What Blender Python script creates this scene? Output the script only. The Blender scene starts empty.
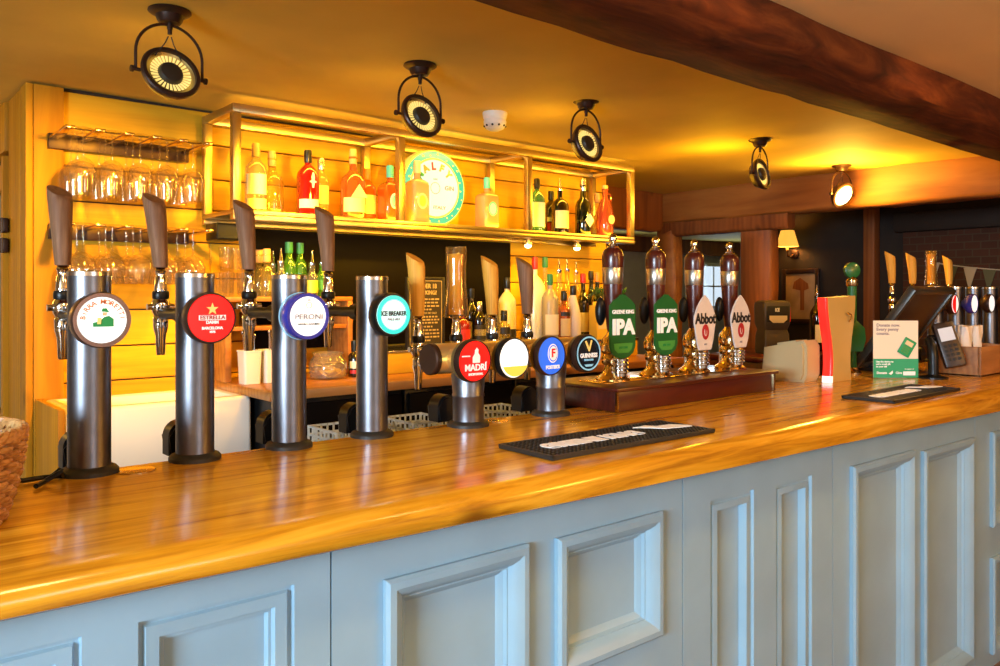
import bpy, bmesh, math, random
from mathutils import Vector, Matrix
random.seed(7)
PI = math.pi
sc = bpy.context.scene
col = sc.collection
sc.view_settings.view_transform = 'Standard'
sc.view_settings.look = 'None'
sc.view_settings.gamma = 1
sc.view_settings.use_curve_mapping = False
sc.view_settings.exposure = 0.0
try:
    sc.cycles.use_denoising = True
    sc.cycles.max_bounces = 10
    sc.cycles.transparent_max_bounces = 24
    sc.cycles.sample_clamp_indirect = 4.0
    sc.cycles.caustics_reflective = False
    sc.cycles.caustics_refractive = False
except Exception:
    pass

# ------------------------------------------------------------------ materials
def lin(c):
    return tuple((x / 12.92 if x <= .04045 else ((x + .055) / 1.055) ** 2.4) for x in c)

def rgb(r, g, b):
    return lin((r / 255, g / 255, b / 255))

MATS = {}
def mat(name, color, rough=.5, metal=0., emit=None, estr=0., coat=0., trans=0., spec=None, noise=0., nscale=8., bump=0., bscale=60.):
    m = bpy.data.materials.new(name); m.use_nodes = True
    nt = m.node_tree; b = nt.nodes['Principled BSDF']
    c = (*color, 1)
    b.inputs['Base Color'].default_value = c
    b.inputs['Roughness'].default_value = rough
    b.inputs['Metallic'].default_value = metal
    b.inputs['Coat Weight'].default_value = coat
    b.inputs['Coat Roughness'].default_value = .1
    b.inputs['Transmission Weight'].default_value = trans
    if spec is not None: b.inputs['Specular IOR Level'].default_value = spec
    if emit:
        b.inputs['Emission Color'].default_value = (*emit, 1)
        b.inputs['Emission Strength'].default_value = estr
    if noise or bump:
        tc = nt.nodes.new('ShaderNodeTexCoord')
    if noise:
        n = nt.nodes.new('ShaderNodeTexNoise'); n.inputs['Scale'].default_value = nscale; n.inputs['Detail'].default_value = 6
        nt.links.new(tc.outputs['Object'], n.inputs['Vector'])
        r = nt.nodes.new('ShaderNodeValToRGB')
        r.color_ramp.elements[0].position = .3; r.color_ramp.elements[1].position = .7
        r.color_ramp.elements[0].color = (*[x * (1 - noise) for x in color], 1)
        r.color_ramp.elements[1].color = (*[min(1, x * (1 + noise)) for x in color], 1)
        nt.links.new(n.outputs['Fac'], r.inputs['Fac']); nt.links.new(r.outputs['Color'], b.inputs['Base Color'])
    if bump:
        n2 = nt.nodes.new('ShaderNodeTexNoise'); n2.inputs['Scale'].default_value = bscale; n2.inputs['Detail'].default_value = 4
        nt.links.new(tc.outputs['Object'], n2.inputs['Vector'])
        bp = nt.nodes.new('ShaderNodeBump'); bp.inputs['Strength'].default_value = bump; bp.inputs['Distance'].default_value = .01
        nt.links.new(n2.outputs['Fac'], bp.inputs['Height']); nt.links.new(bp.outputs['Normal'], b.inputs['Normal'])
    MATS[name] = m
    return m

def wood(name, dark, mid, light, axis=0, scale=6., stretch=14., rough=.45, coat=0., island=.0, knots=True, spec=.5, bump=.15, wave=.12):
    m = bpy.data.materials.new(name); m.use_nodes = True
    nt = m.node_tree; L = nt.links; b = nt.nodes['Principled BSDF']
    b.inputs['Roughness'].default_value = rough; b.inputs['Coat Weight'].default_value = coat
    b.inputs['Coat Roughness'].default_value = .12
    b.inputs['Specular IOR Level'].default_value = spec
    tc = nt.nodes.new('ShaderNodeTexCoord'); mp = nt.nodes.new('ShaderNodeMapping')
    s = [scale] * 3; s[axis] = scale / stretch
    mp.inputs['Scale'].default_value = s
    L.new(tc.outputs['Object'], mp.inputs['Vector'])
    src = mp.outputs['Vector']
    geo = nt.nodes.new('ShaderNodeNewGeometry')
    if island:
        ml = nt.nodes.new('ShaderNodeMath'); ml.operation = 'MULTIPLY'; ml.inputs[1].default_value = 40
        L.new(geo.outputs['Random Per Island'], ml.inputs[0])
        va = nt.nodes.new('ShaderNodeVectorMath'); va.operation = 'ADD'
        L.new(src, va.inputs[0]); L.new(ml.outputs[0], va.inputs[1]); src = va.outputs[0]
    n = nt.nodes.new('ShaderNodeTexNoise'); n.inputs['Scale'].default_value = 1.6; n.inputs['Detail'].default_value = 7
    n.inputs['Roughness'].default_value = .62; n.inputs['Distortion'].default_value = .7
    L.new(src, n.inputs['Vector'])
    w = nt.nodes.new('ShaderNodeTexWave'); w.wave_type = 'BANDS'; w.bands_direction = 'Y' if axis != 1 else 'X'
    w.inputs['Scale'].default_value = 1.6; w.inputs['Distortion'].default_value = 9; w.inputs['Detail'].default_value = 3
    w.inputs['Detail Scale'].default_value = .8
    L.new(src, w.inputs['Vector'])
    mx = nt.nodes.new('ShaderNodeMix'); mx.data_type = 'FLOAT'; mx.inputs[0].default_value = wave
    L.new(n.outputs['Fac'], mx.inputs[2]); L.new(w.outputs['Fac'], mx.inputs[3])
    r = nt.nodes.new('ShaderNodeValToRGB')
    r.color_ramp.elements[0].position = .3; r.color_ramp.elements[0].color = (*dark, 1)
    r.color_ramp.elements[1].position = .7; r.color_ramp.elements[1].color = (*light, 1)
    e = r.color_ramp.elements.new(.5); e.color = (*mid, 1)
    L.new(mx.outputs[0], r.inputs['Fac'])
    out = r.outputs['Color']
    if knots:
        mk = nt.nodes.new('ShaderNodeMapping'); sk = [3.2] * 3; sk[axis] = 1.7; mk.inputs['Scale'].default_value = sk
        L.new(tc.outputs['Object'], mk.inputs['Vector'])
        v = nt.nodes.new('ShaderNodeTexVoronoi'); v.inputs['Scale'].default_value = 1.0
        L.new(mk.outputs['Vector'], v.inputs['Vector'])
        kr = nt.nodes.new('ShaderNodeValToRGB'); kr.color_ramp.elements[0].position = .02; kr.color_ramp.elements[0].color = (1, 1, 1, 1)
        kr.color_ramp.elements[1].position = .10; kr.color_ramp.elements[1].color = (0, 0, 0, 1)
        L.new(v.outputs['Distance'], kr.inputs['Fac'])
        km = nt.nodes.new('ShaderNodeMix'); km.data_type = 'RGBA'
        L.new(kr.outputs['Color'], km.inputs[0]); L.new(out, km.inputs[6]); km.inputs[7].default_value = (*[x * .55 for x in dark], 1)
        out = km.outputs[2]
    if island:
        hs = nt.nodes.new('ShaderNodeHueSaturation')
        mr = nt.nodes.new('ShaderNodeMapRange'); mr.inputs['To Min'].default_value = 1 - island; mr.inputs['To Max'].default_value = 1 + island
        L.new(geo.outputs['Random Per Island'], mr.inputs['Value']); L.new(mr.outputs[0], hs.inputs['Value'])
        L.new(out, hs.inputs['Color']); out = hs.outputs['Color']
    L.new(out, b.inputs['Base Color'])
    bp = nt.nodes.new('ShaderNodeBump'); bp.inputs['Strength'].default_value = bump; bp.inputs['Distance'].default_value = .004
    L.new(mx.outputs[0], bp.inputs['Height']); L.new(bp.outputs['Normal'], b.inputs['Normal'])
    MATS[name] = m
    return m

def glass(name, color, body=0., bodycol=None, rough=.03, edge=.5, mx=.6):
    """clear or tinted glassware: see-through with fresnel reflections; body = share of milky/liquid diffuse"""
    m = bpy.data.materials.new(name); m.use_nodes = True
    nt = m.node_tree; L = nt.links
    for x in list(nt.nodes): nt.nodes.remove(x)
    o = nt.nodes.new('ShaderNodeOutputMaterial')
    t = nt.nodes.new('ShaderNodeBsdfTransparent'); t.inputs['Color'].default_value = (*color, 1)
    g = nt.nodes.new('ShaderNodeBsdfGlossy'); g.inputs['Roughness'].default_value = rough
    fr = nt.nodes.new('ShaderNodeLayerWeight'); fr.inputs['Blend'].default_value = edge
    mr = nt.nodes.new('ShaderNodeMapRange'); mr.inputs['To Min'].default_value = .05; mr.inputs['To Max'].default_value = mx
    L.new(fr.outputs['Facing'], mr.inputs['Value'])
    base = t.outputs[0]
    if body:
        d = nt.nodes.new('ShaderNodeBsdfDiffuse'); d.inputs['Color'].default_value = (*(bodycol or color), 1)
        tl = nt.nodes.new('ShaderNodeBsdfTranslucent'); tl.inputs['Color'].default_value = (*(bodycol or color), 1)
        dm = nt.nodes.new('ShaderNodeMixShader'); dm.inputs[0].default_value = .5
        L.new(d.outputs[0], dm.inputs[1]); L.new(tl.outputs[0], dm.inputs[2])
        bm_ = nt.nodes.new('ShaderNodeMixShader'); bm_.inputs[0].default_value = body
        L.new(t.outputs[0], bm_.inputs[1]); L.new(dm.outputs[0], bm_.inputs[2]); base = bm_.outputs[0]
    ms = nt.nodes.new('ShaderNodeMixShader')
    L.new(mr.outputs[0], ms.inputs[0]); L.new(base, ms.inputs[1]); L.new(g.outputs[0], ms.inputs[2])
    L.new(ms.outputs[0], o.inputs['Surface'])
    MATS[name] = m
    return m

PINE = wood('pine_boards', (.42, .19, .010), (.62, .33, .014), (.72, .43, .025), 0, 5, 14, .5, 0, island=.16, spec=.2)
PINEV = wood('pine_upright', (.34, .13, .008), (.50, .22, .010), (.58, .28, .018), 2, 6, 14, .5, 0, spec=.2)
WORKTOP = wood('varnished_pine_top', (.30, .10, .006), (.66, .31, .014), (.84, .47, .04), 0, 20, 16, .19, .2, bump=.05, wave=.0)
BACKTOP = wood('back_worktop_wood', (.22, .07, .014), (.38, .14, .03), (.48, .2, .05), 0, 6, 14, .35, .2)
OAKBEAM = wood('old_beam_wood', (.025, .005, .001), (.085, .017, .003), (.17, .042, .007), 0, 9, 4, .75, 0, bump=.6, wave=.03, spec=.2)
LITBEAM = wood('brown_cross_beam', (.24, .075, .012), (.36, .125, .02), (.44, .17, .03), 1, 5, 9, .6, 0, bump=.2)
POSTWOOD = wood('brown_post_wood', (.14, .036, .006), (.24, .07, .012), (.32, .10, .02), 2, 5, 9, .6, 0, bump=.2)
HANDLE_D = wood('walnut_handle', (.125, .055, .025), (.19, .09, .042), (.27, .14, .07), 2, 30, 12, .6, 0, spec=.25, knots=False)
HANDLE_L = wood('oak_handle', (.60, .27, .03), (.76, .38, .05), (.84, .47, .08), 2, 30, 12, .6, 0, spec=.25, knots=False)
MAHOG = wood('mahogany', (.035, .005, .003), (.07, .010, .005), (.10, .016, .007), 0, 10, 14, .28, .15, knots=False)
BOXWOOD = wood('crate_wood', (.2, .08, .02), (.32, .14, .04), (.42, .2, .06), 0, 8, 10, .55)
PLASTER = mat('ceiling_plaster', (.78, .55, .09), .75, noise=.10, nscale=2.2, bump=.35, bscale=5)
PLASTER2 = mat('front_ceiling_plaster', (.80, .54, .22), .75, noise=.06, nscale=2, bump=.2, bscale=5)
WALLCREAM = mat('cream_wall', (.62, .56, .46), .8, noise=.06)
WALLGREY = mat('pale_grey_wall', (.55, .53, .5), .8, noise=.06)
WALLDARK = mat('dark_wall', (.014, .007, .004), .7, noise=.25)
FLOORM = wood('floor_boards', (.08, .03, .012), (.16, .07, .03), (.22, .1, .04), 0, 4, 12, .4, .1, island=.2)
PAINT = mat('blue_grey_paint', (.29, .45, .56), .42, noise=.07, nscale=5, bump=.06, bscale=25)
STEEL = mat('brushed_steel', (.19, .19, .21), .36, 1., noise=.12, nscale=30)
STEELD = mat('steel_bar', (.62, .55, .45), .25, 1.)
GOLDSAT = mat('satin_gold_metal', (.95, .73, .30), .28, .8)
CHROME = mat('chrome', (.8, .8, .8), .08, 1.)
BANDM = mat('silver_band', (.55, .52, .45), .3, 1.)
BRASS = mat('polished_brass', (.75, .56, .28), .15, 1.)
GANTRY = mat('brass_gantry', (.62, .50, .26), .32, 1., bump=.05)
BLACK = mat('black_plastic', (.006, .006, .006), .35, spec=.3)
BLACKM = mat('matt_black', (.008, .008, .008), .6)
RUBBER = mat('black_rubber', (.02, .018, .015), .5)
IRON = mat('dark_bronze', (.045, .02, .012), .4, .5)
WHITE = mat('white_paint', (.85, .85, .82), .4)
CERAMIC = mat('white_ceramic', (.82, .80, .76), .18, coat=.5)
PLASTICW = mat('cream_plastic', (.52, .42, .22), .5)
TUBW = mat('white_tub', (.75, .72, .66), .4)
RED = mat('red_enamel', (.7, .01, .01), .3)
REDLIT = mat('red_lit_lens', (.75, .012, .01), .2, emit=(.9, .008, .006), estr=.75, coat=.3)
REDGLOW = mat('red_glowing_edge', (.8, .02, .015), .25, emit=(1, .02, .012), estr=1.1)
WHITELIT = mat('white_lit_lens', (.9, .9, .88), .2, emit=(1, .98, .92), estr=.85)
CYANLIT = mat('pale_cyan_lit', (.7, .9, .9), .2, emit=(.62, .95, .93), estr=.8)
TEALLIT = mat('teal_lit', (.02, .55, .5), .2, emit=(.02, .62, .55), estr=.75)
BLUELIT = mat('blue_lit', (.03, .12, .6), .2, emit=(.03, .14, .75), estr=.7)
YELLIT = mat('yellow_lit', (.6, .42, .05), .25, emit=(1, .72, .10), estr=.6)
MINTLIT = mat('mint_lit', (.01, .12, .09), .3, emit=(.06, .62, .42), estr=.75)
SIGNLIT = mat('sign_face_lit', (.10, .22, .22), .3, emit=(.55, .98, .95), estr=.75)
BLUERIM = mat('blue_badge_rim', (.03, .035, .32), .25, coat=.4)
COPPER = mat('copper_rim', (.17, .09, .06), .3, .9)
NAVY = mat('black_blue_badge', (.006, .01, .018), .25, coat=.4)
PALEBLUE = mat('pale_blue_line', (.25, .55, .75), .3, emit=(.2, .5, .7), estr=.25)
GREENCLIP = mat('green_clip', (.012, .12, .025), .35, coat=.3)
GREENLT = mat('light_green', (.06, .30, .05), .4)
GREEN = mat('green_print', (.01, .32, .12), .5)
CLIPW = mat('white_clip', (.68, .62, .58), .45, noise=.06, nscale=40)
INKB = mat('black_ink', (.012, .010, .010), .5)
INKG = mat('grey_ink', (.25, .22, .24), .5)
INKO = mat('orange_ink', (.75, .2, .06), .5)
INKW = mat('white_ink', (.88, .88, .86), .5, emit=(1, 1, 1), estr=.12)
INKR = mat('dark_red_ink', (.4, .015, .02), .5)
GOLD = mat('gold_ink', (.75, .5, .15), .35, emit=(.9, .6, .12), estr=.35)
GREENI = mat('green_ink', (.01, .26, .06), .5)
SKIN = mat('peach_ink', (.85, .5, .25), .5)
CARDW = mat('cream_card', (.82, .74, .58), .6)
CARDG = mat('green_card_band', (.02, .36, .17), .6)
CHALK = mat('chalkboard', (.03, .02, .012), .6)
CHALKTX = mat('chalk_gold', (.5, .36, .14), .7)
WICKER = wood('wicker', (.30, .12, .03), (.5, .25, .08), (.62, .36, .14), 0, 30, 2, .5, .1, knots=False)
DARKGLOSS = mat('dark_splashback', (.004, .0025, .002), .5, spec=.06)
DOORGLASS = mat('dark_door_glass', (.03, .03, .018), .1)
LABELW = mat('white_label', (.85, .82, .74), .55)
LABELC = mat('cream_label', (.75, .62, .35), .55)
LABELT = mat('teal_label', (.08, .5, .48), .5)
LABELO = mat('orange_label', (.8, .28, .04), .5)
LABELY = mat('yellow_label', (.8, .52, .06), .5)
LABELR = mat('red_label', (.5, .02, .02), .5)
LABELK = mat('black_label', (.015, .013, .012), .45)
CORK = mat('cork', (.62, .36, .14), .7)
CAPK = mat('black_cap', (.012, .012, .012), .3)
CAPR = mat('red_cap', (.55, .02, .02), .35)
CAPO = mat('orange_foil', (.8, .2, .03), .35)
CAPS = mat('silver_cap', (.7, .68, .62), .25, 1.)
CAPG = mat('green_cap', (.03, .22, .08), .4)
GCLEAR = glass('clear_glass', (.97, .96, .93), .12, (.92, .88, .78), edge=.35, mx=.55)
GWINE = glass('wine_glass', (.97, .95, .90), .02, (.9, .8, .6), edge=.4, mx=.25)
GYEL = glass('pale_gold_spirit', (.95, .85, .45), .16, (.9, .72, .2))
GRED = glass('red_spirit', (.75, .03, .015), .45, (.75, .025, .015))
GAMB = glass('amber_spirit', (.9, .42, .1), .35, (.8, .3, .06))
GORG = glass('orange_spirit', (.95, .3, .03), .6, (.95, .25, .02))
GPINK = glass('pale_peach_spirit', (.95, .75, .5), .55, (.9, .62, .35))
GROSE = glass('rose_spirit', (.85, .25, .12), .45, (.75, .2, .08))
GGRN = glass('green_bottle', (.25, .75, .08), .35, (.2, .62, .05))
GTANG = glass('sea_green_bottle', (.3, .72, .55), .35, (.2, .55, .38))
GDARK = glass('dark_brown_bottle', (.06, .025, .01), .7, (.02, .012, .006))
GDKGRN = glass('black_green_bottle', (.04, .07, .02), .7, (.012, .02, .008))
GMILK = glass('frosted_bottle', (.9, .9, .85), .6, (.82, .78, .68), rough=.25)
GBEER = glass('pint_glass_handle', (.97, .88, .6), .08, (.8, .55, .2), edge=.45, mx=.4)
BEERYEL = mat('golden_beer', (.95, .52, .06), .4)
MALIBU = mat('white_bottle', (.82, .78, .7), .3, coat=.3)
CREAMB = mat('cream_bottle', (.72, .6, .36), .35, coat=.3)
SHADE = mat('sconce_shade', (.9, .6, .2), .7, emit=(1, .5, .06), estr=1.0)
BULB = mat('lit_bulb', (1, .9, .7), .3, emit=(1, .78, .35), estr=9)
LEDPETAL = mat('reflector_fins', (.85, .7, .3), .25, .6, emit=(1, .75, .2), estr=.9)
LENSHUB = mat('lamp_hub', (.02, .012, .006), .5)
REFL = mat('gold_reflector', (.5, .36, .12), .3, .8)
WARMGLOW = mat('warm_glow', (1, .8, .4), .3, emit=(1, .62, .18), estr=6)
DAYPANE = mat('daylit_pane', (.7, .8, .9), .3, emit=(.7, .85, 1), estr=.9)
CURTAIN = mat('pale_curtain', (.65, .68, .7), .8)
TILLM = mat('dark_till', (.03, .016, .01), .4)
TILLE = mat('till_edge', (.05, .045, .035), .3, .3)
BRONZEF = mat('gold_font_plastic', (.60, .40, .12), .4, .15)
DEVICE = mat('ice_machine_plastic', (.07, .055, .04), .4)
SCREEN = mat('grey_screen', (.5, .52, .55), .25, emit=(.7, .8, .9), estr=.25)
PAPER = mat('napkin_paper', (.75, .68, .6), .8)
BRICK = None
def brickmat():
    m = bpy.data.materials.new('old_brick'); m.use_nodes = True
    nt = m.node_tree; b = nt.nodes['Principled BSDF']
    tc = nt.nodes.new('ShaderNodeTexCoord'); sp = nt.nodes.new('ShaderNodeSeparateXYZ'); mp = nt.nodes.new('ShaderNodeCombineXYZ')
    nt.links.new(tc.outputs['Object'], sp.inputs[0]); nt.links.new(sp.outputs['Y'], mp.inputs['X']); nt.links.new(sp.outputs['Z'], mp.inputs['Y'])
    br = nt.nodes.new('ShaderNodeTexBrick'); br.inputs['Scale'].default_value = 4.5
    br.inputs['Color1'].default_value = (.06, .018, .008, 1); br.inputs['Color2'].default_value = (.04, .013, .006, 1)
    br.inputs['Mortar'].default_value = (.055, .035, .022, 1)
    nt.links.new(mp.outputs['Vector'], br.inputs['Vector']); nt.links.new(br.outputs['Color'], b.inputs['Base Color'])
    b.inputs['Roughness'].default_value = .85
    return m
BRICK = brickmat()
PICT = mat('faded_print', (.42, .28, .15), .7, noise=.2)
TINSEL = mat('green_garland', (.02, .09, .02), .35, noise=.5, nscale=80)
BUNT = [mat('bunting_cream', (.45, .40, .32), .8), mat('bunting_olive', (.09, .09, .045), .8)]

# ------------------------------------------------------------------ mesh builder
def basis(d):
    d = Vector(d).normalized()
    a = Vector((0, 0, 1)) if abs(d.z) < .9 else Vector((1, 0, 0))
    u = d.cross(a).normalized(); v = d.cross(u).normalized()
    return u, v, d

class MB:
    def __init__(s): s.bm = bmesh.new()
    def box(s, x0, x1, y0, y1, z0, z1, bev=0, seg=2):
        r = bmesh.ops.create_cube(s.bm, size=1)
        vs = r['verts']
        for v in vs:
            v.co = Vector((x0 + (v.co.x + .5) * (x1 - x0), y0 + (v.co.y + .5) * (y1 - y0), z0 + (v.co.z + .5) * (z1 - z0)))
        if bev:
            es = list({e for v in vs for e in v.link_edges})
            bmesh.ops.bevel(s.bm, geom=es, offset=bev, segments=seg, affect='EDGES', profile=.5)
        return s
    def obox(s, c, size, M=None, bev=0):
        n0 = len(s.bm.verts); s.bm.verts.ensure_lookup_table()
        old = set(s.bm.verts)
        s.box(-size[0] / 2, size[0] / 2, -size[1] / 2, size[1] / 2, -size[2] / 2, size[2] / 2, bev)
        M = M or Matrix()
        for v in s.bm.verts:
            if v not in old: v.co = M @ v.co + Vector(c)
        return s
    def lathe(s, prof, o=(0, 0, 0), d=(0, 0, 1), seg=32, sx=1., sy=1., caps=True):
        u, v, d = basis(d)
        if abs(d.z) > .99: u, v = Vector((1, 0, 0)), Vector((0, 1, 0))
        if abs(d.y) > .99: u, v = Vector((1, 0, 0)), Vector((0, 0, 1))
        o = Vector(o); rings = []
        for r, h in prof:
            if r < 1e-6: rings.append([s.bm.verts.new(o + d * h)])
            else: rings.append([s.bm.verts.new(o + d * h + u * (r * sx * math.cos(2 * PI * k / seg)) + v * (r * sy * math.sin(2 * PI * k / seg))) for k in range(seg)])
        for a, b in zip(rings, rings[1:]):
            if len(a) == 1 and len(b) == 1: continue
            for k in range(seg):
                k2 = (k + 1) % seg
                if len(a) == 1: f = [a[0], b[k], b[k2]]
                elif len(b) == 1: f = [a[k], a[k2], b[0]]
                else: f = [a[k], a[k2], b[k2], b[k]]
                s.bm.faces.new(f)
        if caps:
            for rg in (rings[0], rings[-1]):
                if len(rg) > 2: s.bm.faces.new(rg)
        return s
    def cyl(s, p0, p1, r0, r1=None, seg=20):
        p0, p1 = Vector(p0), Vector(p1); r1 = r0 if r1 is None else r1
        return s.lathe([(r0, 0), (r1, (p1 - p0).length)], p0, p1 - p0, seg)
    def sph(s, c, r, sx=1, sy=1, sz=1, seg=20, rings=12):
        old = set(s.bm.verts)
        bmesh.ops.create_uvsphere(s.bm, u_segments=seg, v_segments=rings, radius=r)
        for v in s.bm.verts:
            if v not in old: v.co = Vector((v.co.x * sx + c[0], v.co.y * sy + c[1], v.co.z * sz + c[2]))
        return s
    def tube(s, pts, r, seg=8, closed=False):
        pts = [Vector(p) for p in pts]; n = len(pts); rings = []
        prev = None
        for i, p in enumerate(pts):
            if closed: t = pts[(i + 1) % n] - pts[i - 1]
            else: t = pts[min(i + 1, n - 1)] - pts[max(i - 1, 0)]
            t.normalize()
            if prev is None: u = basis(t)[0]
            else:
                u = prev - t * prev.dot(t)
                u = u.normalized() if u.length > 1e-6 else basis(t)[0]
            prev = u; v = t.cross(u)
            rr = r[i] if isinstance(r, (list, tuple)) else r
            rings.append([s.bm.verts.new(p + u * (rr * math.cos(2 * PI * k / seg)) + v * (rr * math.sin(2 * PI * k / seg))) for k in range(seg)])
        for i in range(n if closed else n - 1):
            a, b = rings[i], rings[(i + 1) % n]
            for k in range(seg): s.bm.faces.new([a[k], a[(k + 1) % seg], b[(k + 1) % seg], b[k]])
        if not closed:
            s.bm.faces.new(rings[0]); s.bm.faces.new(rings[-1])
        return s
    def prism(s, pts, a0, a1, plane='xz', bev=0):
        def P(p, a):
            if plane == 'xz': return Vector((p[0], a, p[1]))
            if plane == 'xy': return Vector((p[0], p[1], a))
            return Vector((a, p[0], p[1]))
        A = [s.bm.verts.new(P(p, a0)) for p in pts]; B = [s.bm.verts.new(P(p, a1)) for p in pts]
        fs = [s.bm.faces.new(A), s.bm.faces.new(B)]
        n = len(pts)
        for k in range(n): s.bm.faces.new([A[k], A[(k + 1) % n], B[(k + 1) % n], B[k]])
        if bev:
            bmesh.ops.bevel(s.bm, geom=[e for f in fs for e in f.edges], offset=bev, segments=2, affect='EDGES')
        return s
    def loft(s, rings, caps=True, closed=True):
        R = [[s.bm.verts.new(Vector(p)) for p in rg] for rg in rings]
        n = len(R[0])
        for a, b in zip(R, R[1:]):
            for k in range(n if closed else n - 1): s.bm.faces.new([a[k], a[(k + 1) % n], b[(k + 1) % n], b[k]])
        if caps: s.bm.faces.new(R[0]); s.bm.faces.new(R[-1])
        return s
    def xf(s, M):
        for v in s.bm.verts: v.co = M @ v.co
        return s
    def ob(s, name, m, parent=None, smooth=True, ang=35):
        bmesh.ops.recalc_face_normals(s.bm, faces=s.bm.faces)
        me = bpy.data.meshes.new(name); s.bm.to_mesh(me); s.bm.free()
        return link(name, me, m, parent, smooth, ang)

def link(name, me, m, parent=None, smooth=True, ang=35):
    me.materials.clear(); me.materials.append(m)
    if smooth:
        me.shade_smooth()
        me.set_sharp_from_angle(angle=math.radians(ang))
    o = bpy.data.objects.new(name, me); col.objects.link(o)
    if parent: o.parent = parent
    return o

def thing(name, label, cat, loc=(0, 0, 0), rz=0, group=None):
    o = bpy.data.objects.new(name, None); col.objects.link(o)
    o.empty_display_size = .05
    o.location = loc; o.rotation_euler = (0, 0, rz); o['label'] = label; o['category'] = cat
    if group: o['group'] = group
    return o

def tag(o, label, cat, group=None, loc=None):
    o['label'] = label; o['category'] = cat
    if group: o['group'] = group
    if loc: o.location = loc
    return o

def struct(o):
    o['kind'] = 'structure'; return o

def dup(root, loc, rz=None, label=None):
    def cp(o, parent):
        c = o.copy(); col.objects.link(c)
        if parent: c.parent = parent
        for ch in o.children: cp(ch, c)
        return c
    r = cp(root, None); r.location = loc
    if rz is not None: r.rotation_euler = (0, 0, rz)
    if label: r['label'] = label
    return r

def textmesh(body, size, ext=.0008, align='CENTER', bold=0.):
    cu = bpy.data.curves.new('tmp', 'FONT'); cu.body = body; cu.size = size; cu.extrude = ext
    cu.align_x = align; cu.align_y = 'CENTER'; cu.offset = bold; cu.resolution_u = 3
    o = bpy.data.objects.new('tmp', cu); col.objects.link(o)
    dg = bpy.context.evaluated_depsgraph_get(); dg.update()
    me = bpy.data.meshes.new_from_object(o.evaluated_get(dg))
    bpy.data.objects.remove(o); bpy.data.curves.remove(cu)
    return me

FACE_Y = Matrix.Rotation(PI / 2, 4, 'X')          # lettering readable from -y
def text(body, size, m, parent, pos, M=None, name='lettering', sx=1., fit=None, bold=0., align='CENTER', ext=.0008):
    me = textmesh(body, size, ext, align, bold)
    if fit and me.vertices:
        xs = [v.co.x for v in me.vertices]; w = max(xs) - min(xs)
        if w > 0: sx = fit / w
    M = Matrix.Translation(pos) @ (M or FACE_Y) @ Matrix.Diagonal((sx, 1, 1, 1))
    me.transform(M)
    return link(name, me, m, parent, False)

def arctext(body, size, m, parent, c, R, a0, a1, name='lettering', bold=0.):
    """letters along an arc on a -y face, a0..a1 in degrees, clockwise from left"""
    bm = bmesh.new(); n = len(body)
    for i, chx in enumerate(body):
        if chx == ' ': continue
        a = math.radians(a0 + (a1 - a0) * i / (n - 1))
        me = textmesh(chx, size, .0006, bold=bold)
        M = Matrix.Translation((c[0] + R * math.cos(a), c[1], c[2] + R * math.sin(a))) @ Matrix.Rotation(-(a - PI / 2), 4, 'Y') @ FACE_Y
        me.transform(M); bm.from_mesh(me); bpy.data.meshes.remove(me)
    me = bpy.data.meshes.new(name); bm.to_mesh(me); bm.free()
    return link(name, me, m, parent, False)

def circ(r, n=32, cx=0, cz=0, sx=1, sz=1): return [(cx + r * sx * math.cos(2 * PI * k / n), cz + r * sz * math.sin(2 * PI * k / n)) for k in range(n)]
def star(r, cx, cz): return [(cx + (r if k % 2 == 0 else r * .42) * math.sin(PI * k / 5), cz + (r if k % 2 == 0 else r * .42) * math.cos(PI * k / 5)) for k in range(10)]

# ------------------------------------------------------------------ camera (eye height 1.44 m, level, slight vertical shift)
CZ = 1.442
th = math.radians(49.6)
cam = bpy.data.cameras.new('camera'); camo = bpy.data.objects.new('camera', cam); col.objects.link(camo)
cam.sensor_width = 36; cam.lens = 28.8; cam.clip_start = .02
cam.shift_y = -(333 - 295) / 1000
camo.location = (0, 0, CZ)
camo.rotation_euler = (PI / 2, 0, th - PI / 2)
sc.camera = camo

# ------------------------------------------------------------------ setting
CEIL = 2.222
def slab(name, x0, x1, y0, y1, z0, z1, m, bev=0):
    return struct(MB().box(x0, x1, y0, y1, z0, z1, bev).ob(name, m))

slab('floor', -3, 11.2, -3.6, 7.3, -.1, 0, FLOORM)
def plaster(name, x0, x1, y0, y1, z, m, nx, ny, amp):
    b = MB(); bm = b.bm; g = {}
    for i in range(nx + 1):
        for j in range(ny + 1):
            x = x0 + (x1 - x0) * i / nx; y = y0 + (y1 - y0) * j / ny
            dz = amp * (math.sin(x * 2.1 + 1.3 * math.sin(y * 1.7)) + .6 * math.sin(x * 5.3 + y * 3.1) * math.sin(y * 4.1))
            g[i, j] = bm.verts.new((x, y, z + dz))
    for i in range(nx):
        for j in range(ny):
            bm.faces.new([g[i, j], g[i + 1, j], g[i + 1, j + 1], g[i, j + 1]])
    r = [bm.verts.new((x, y, z + .15)) for x, y in ((x0, y0), (x1, y0), (x1, y1), (x0, y1))]
    bm.faces.new(r)
    return struct(b.ob(name, m, ang=60))
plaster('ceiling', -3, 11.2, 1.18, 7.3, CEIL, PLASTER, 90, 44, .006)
plaster('ceiling.001', -3, 11.2, -3.6, 1.04, 2.105, PLASTER2, 60, 30, .006)

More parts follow.
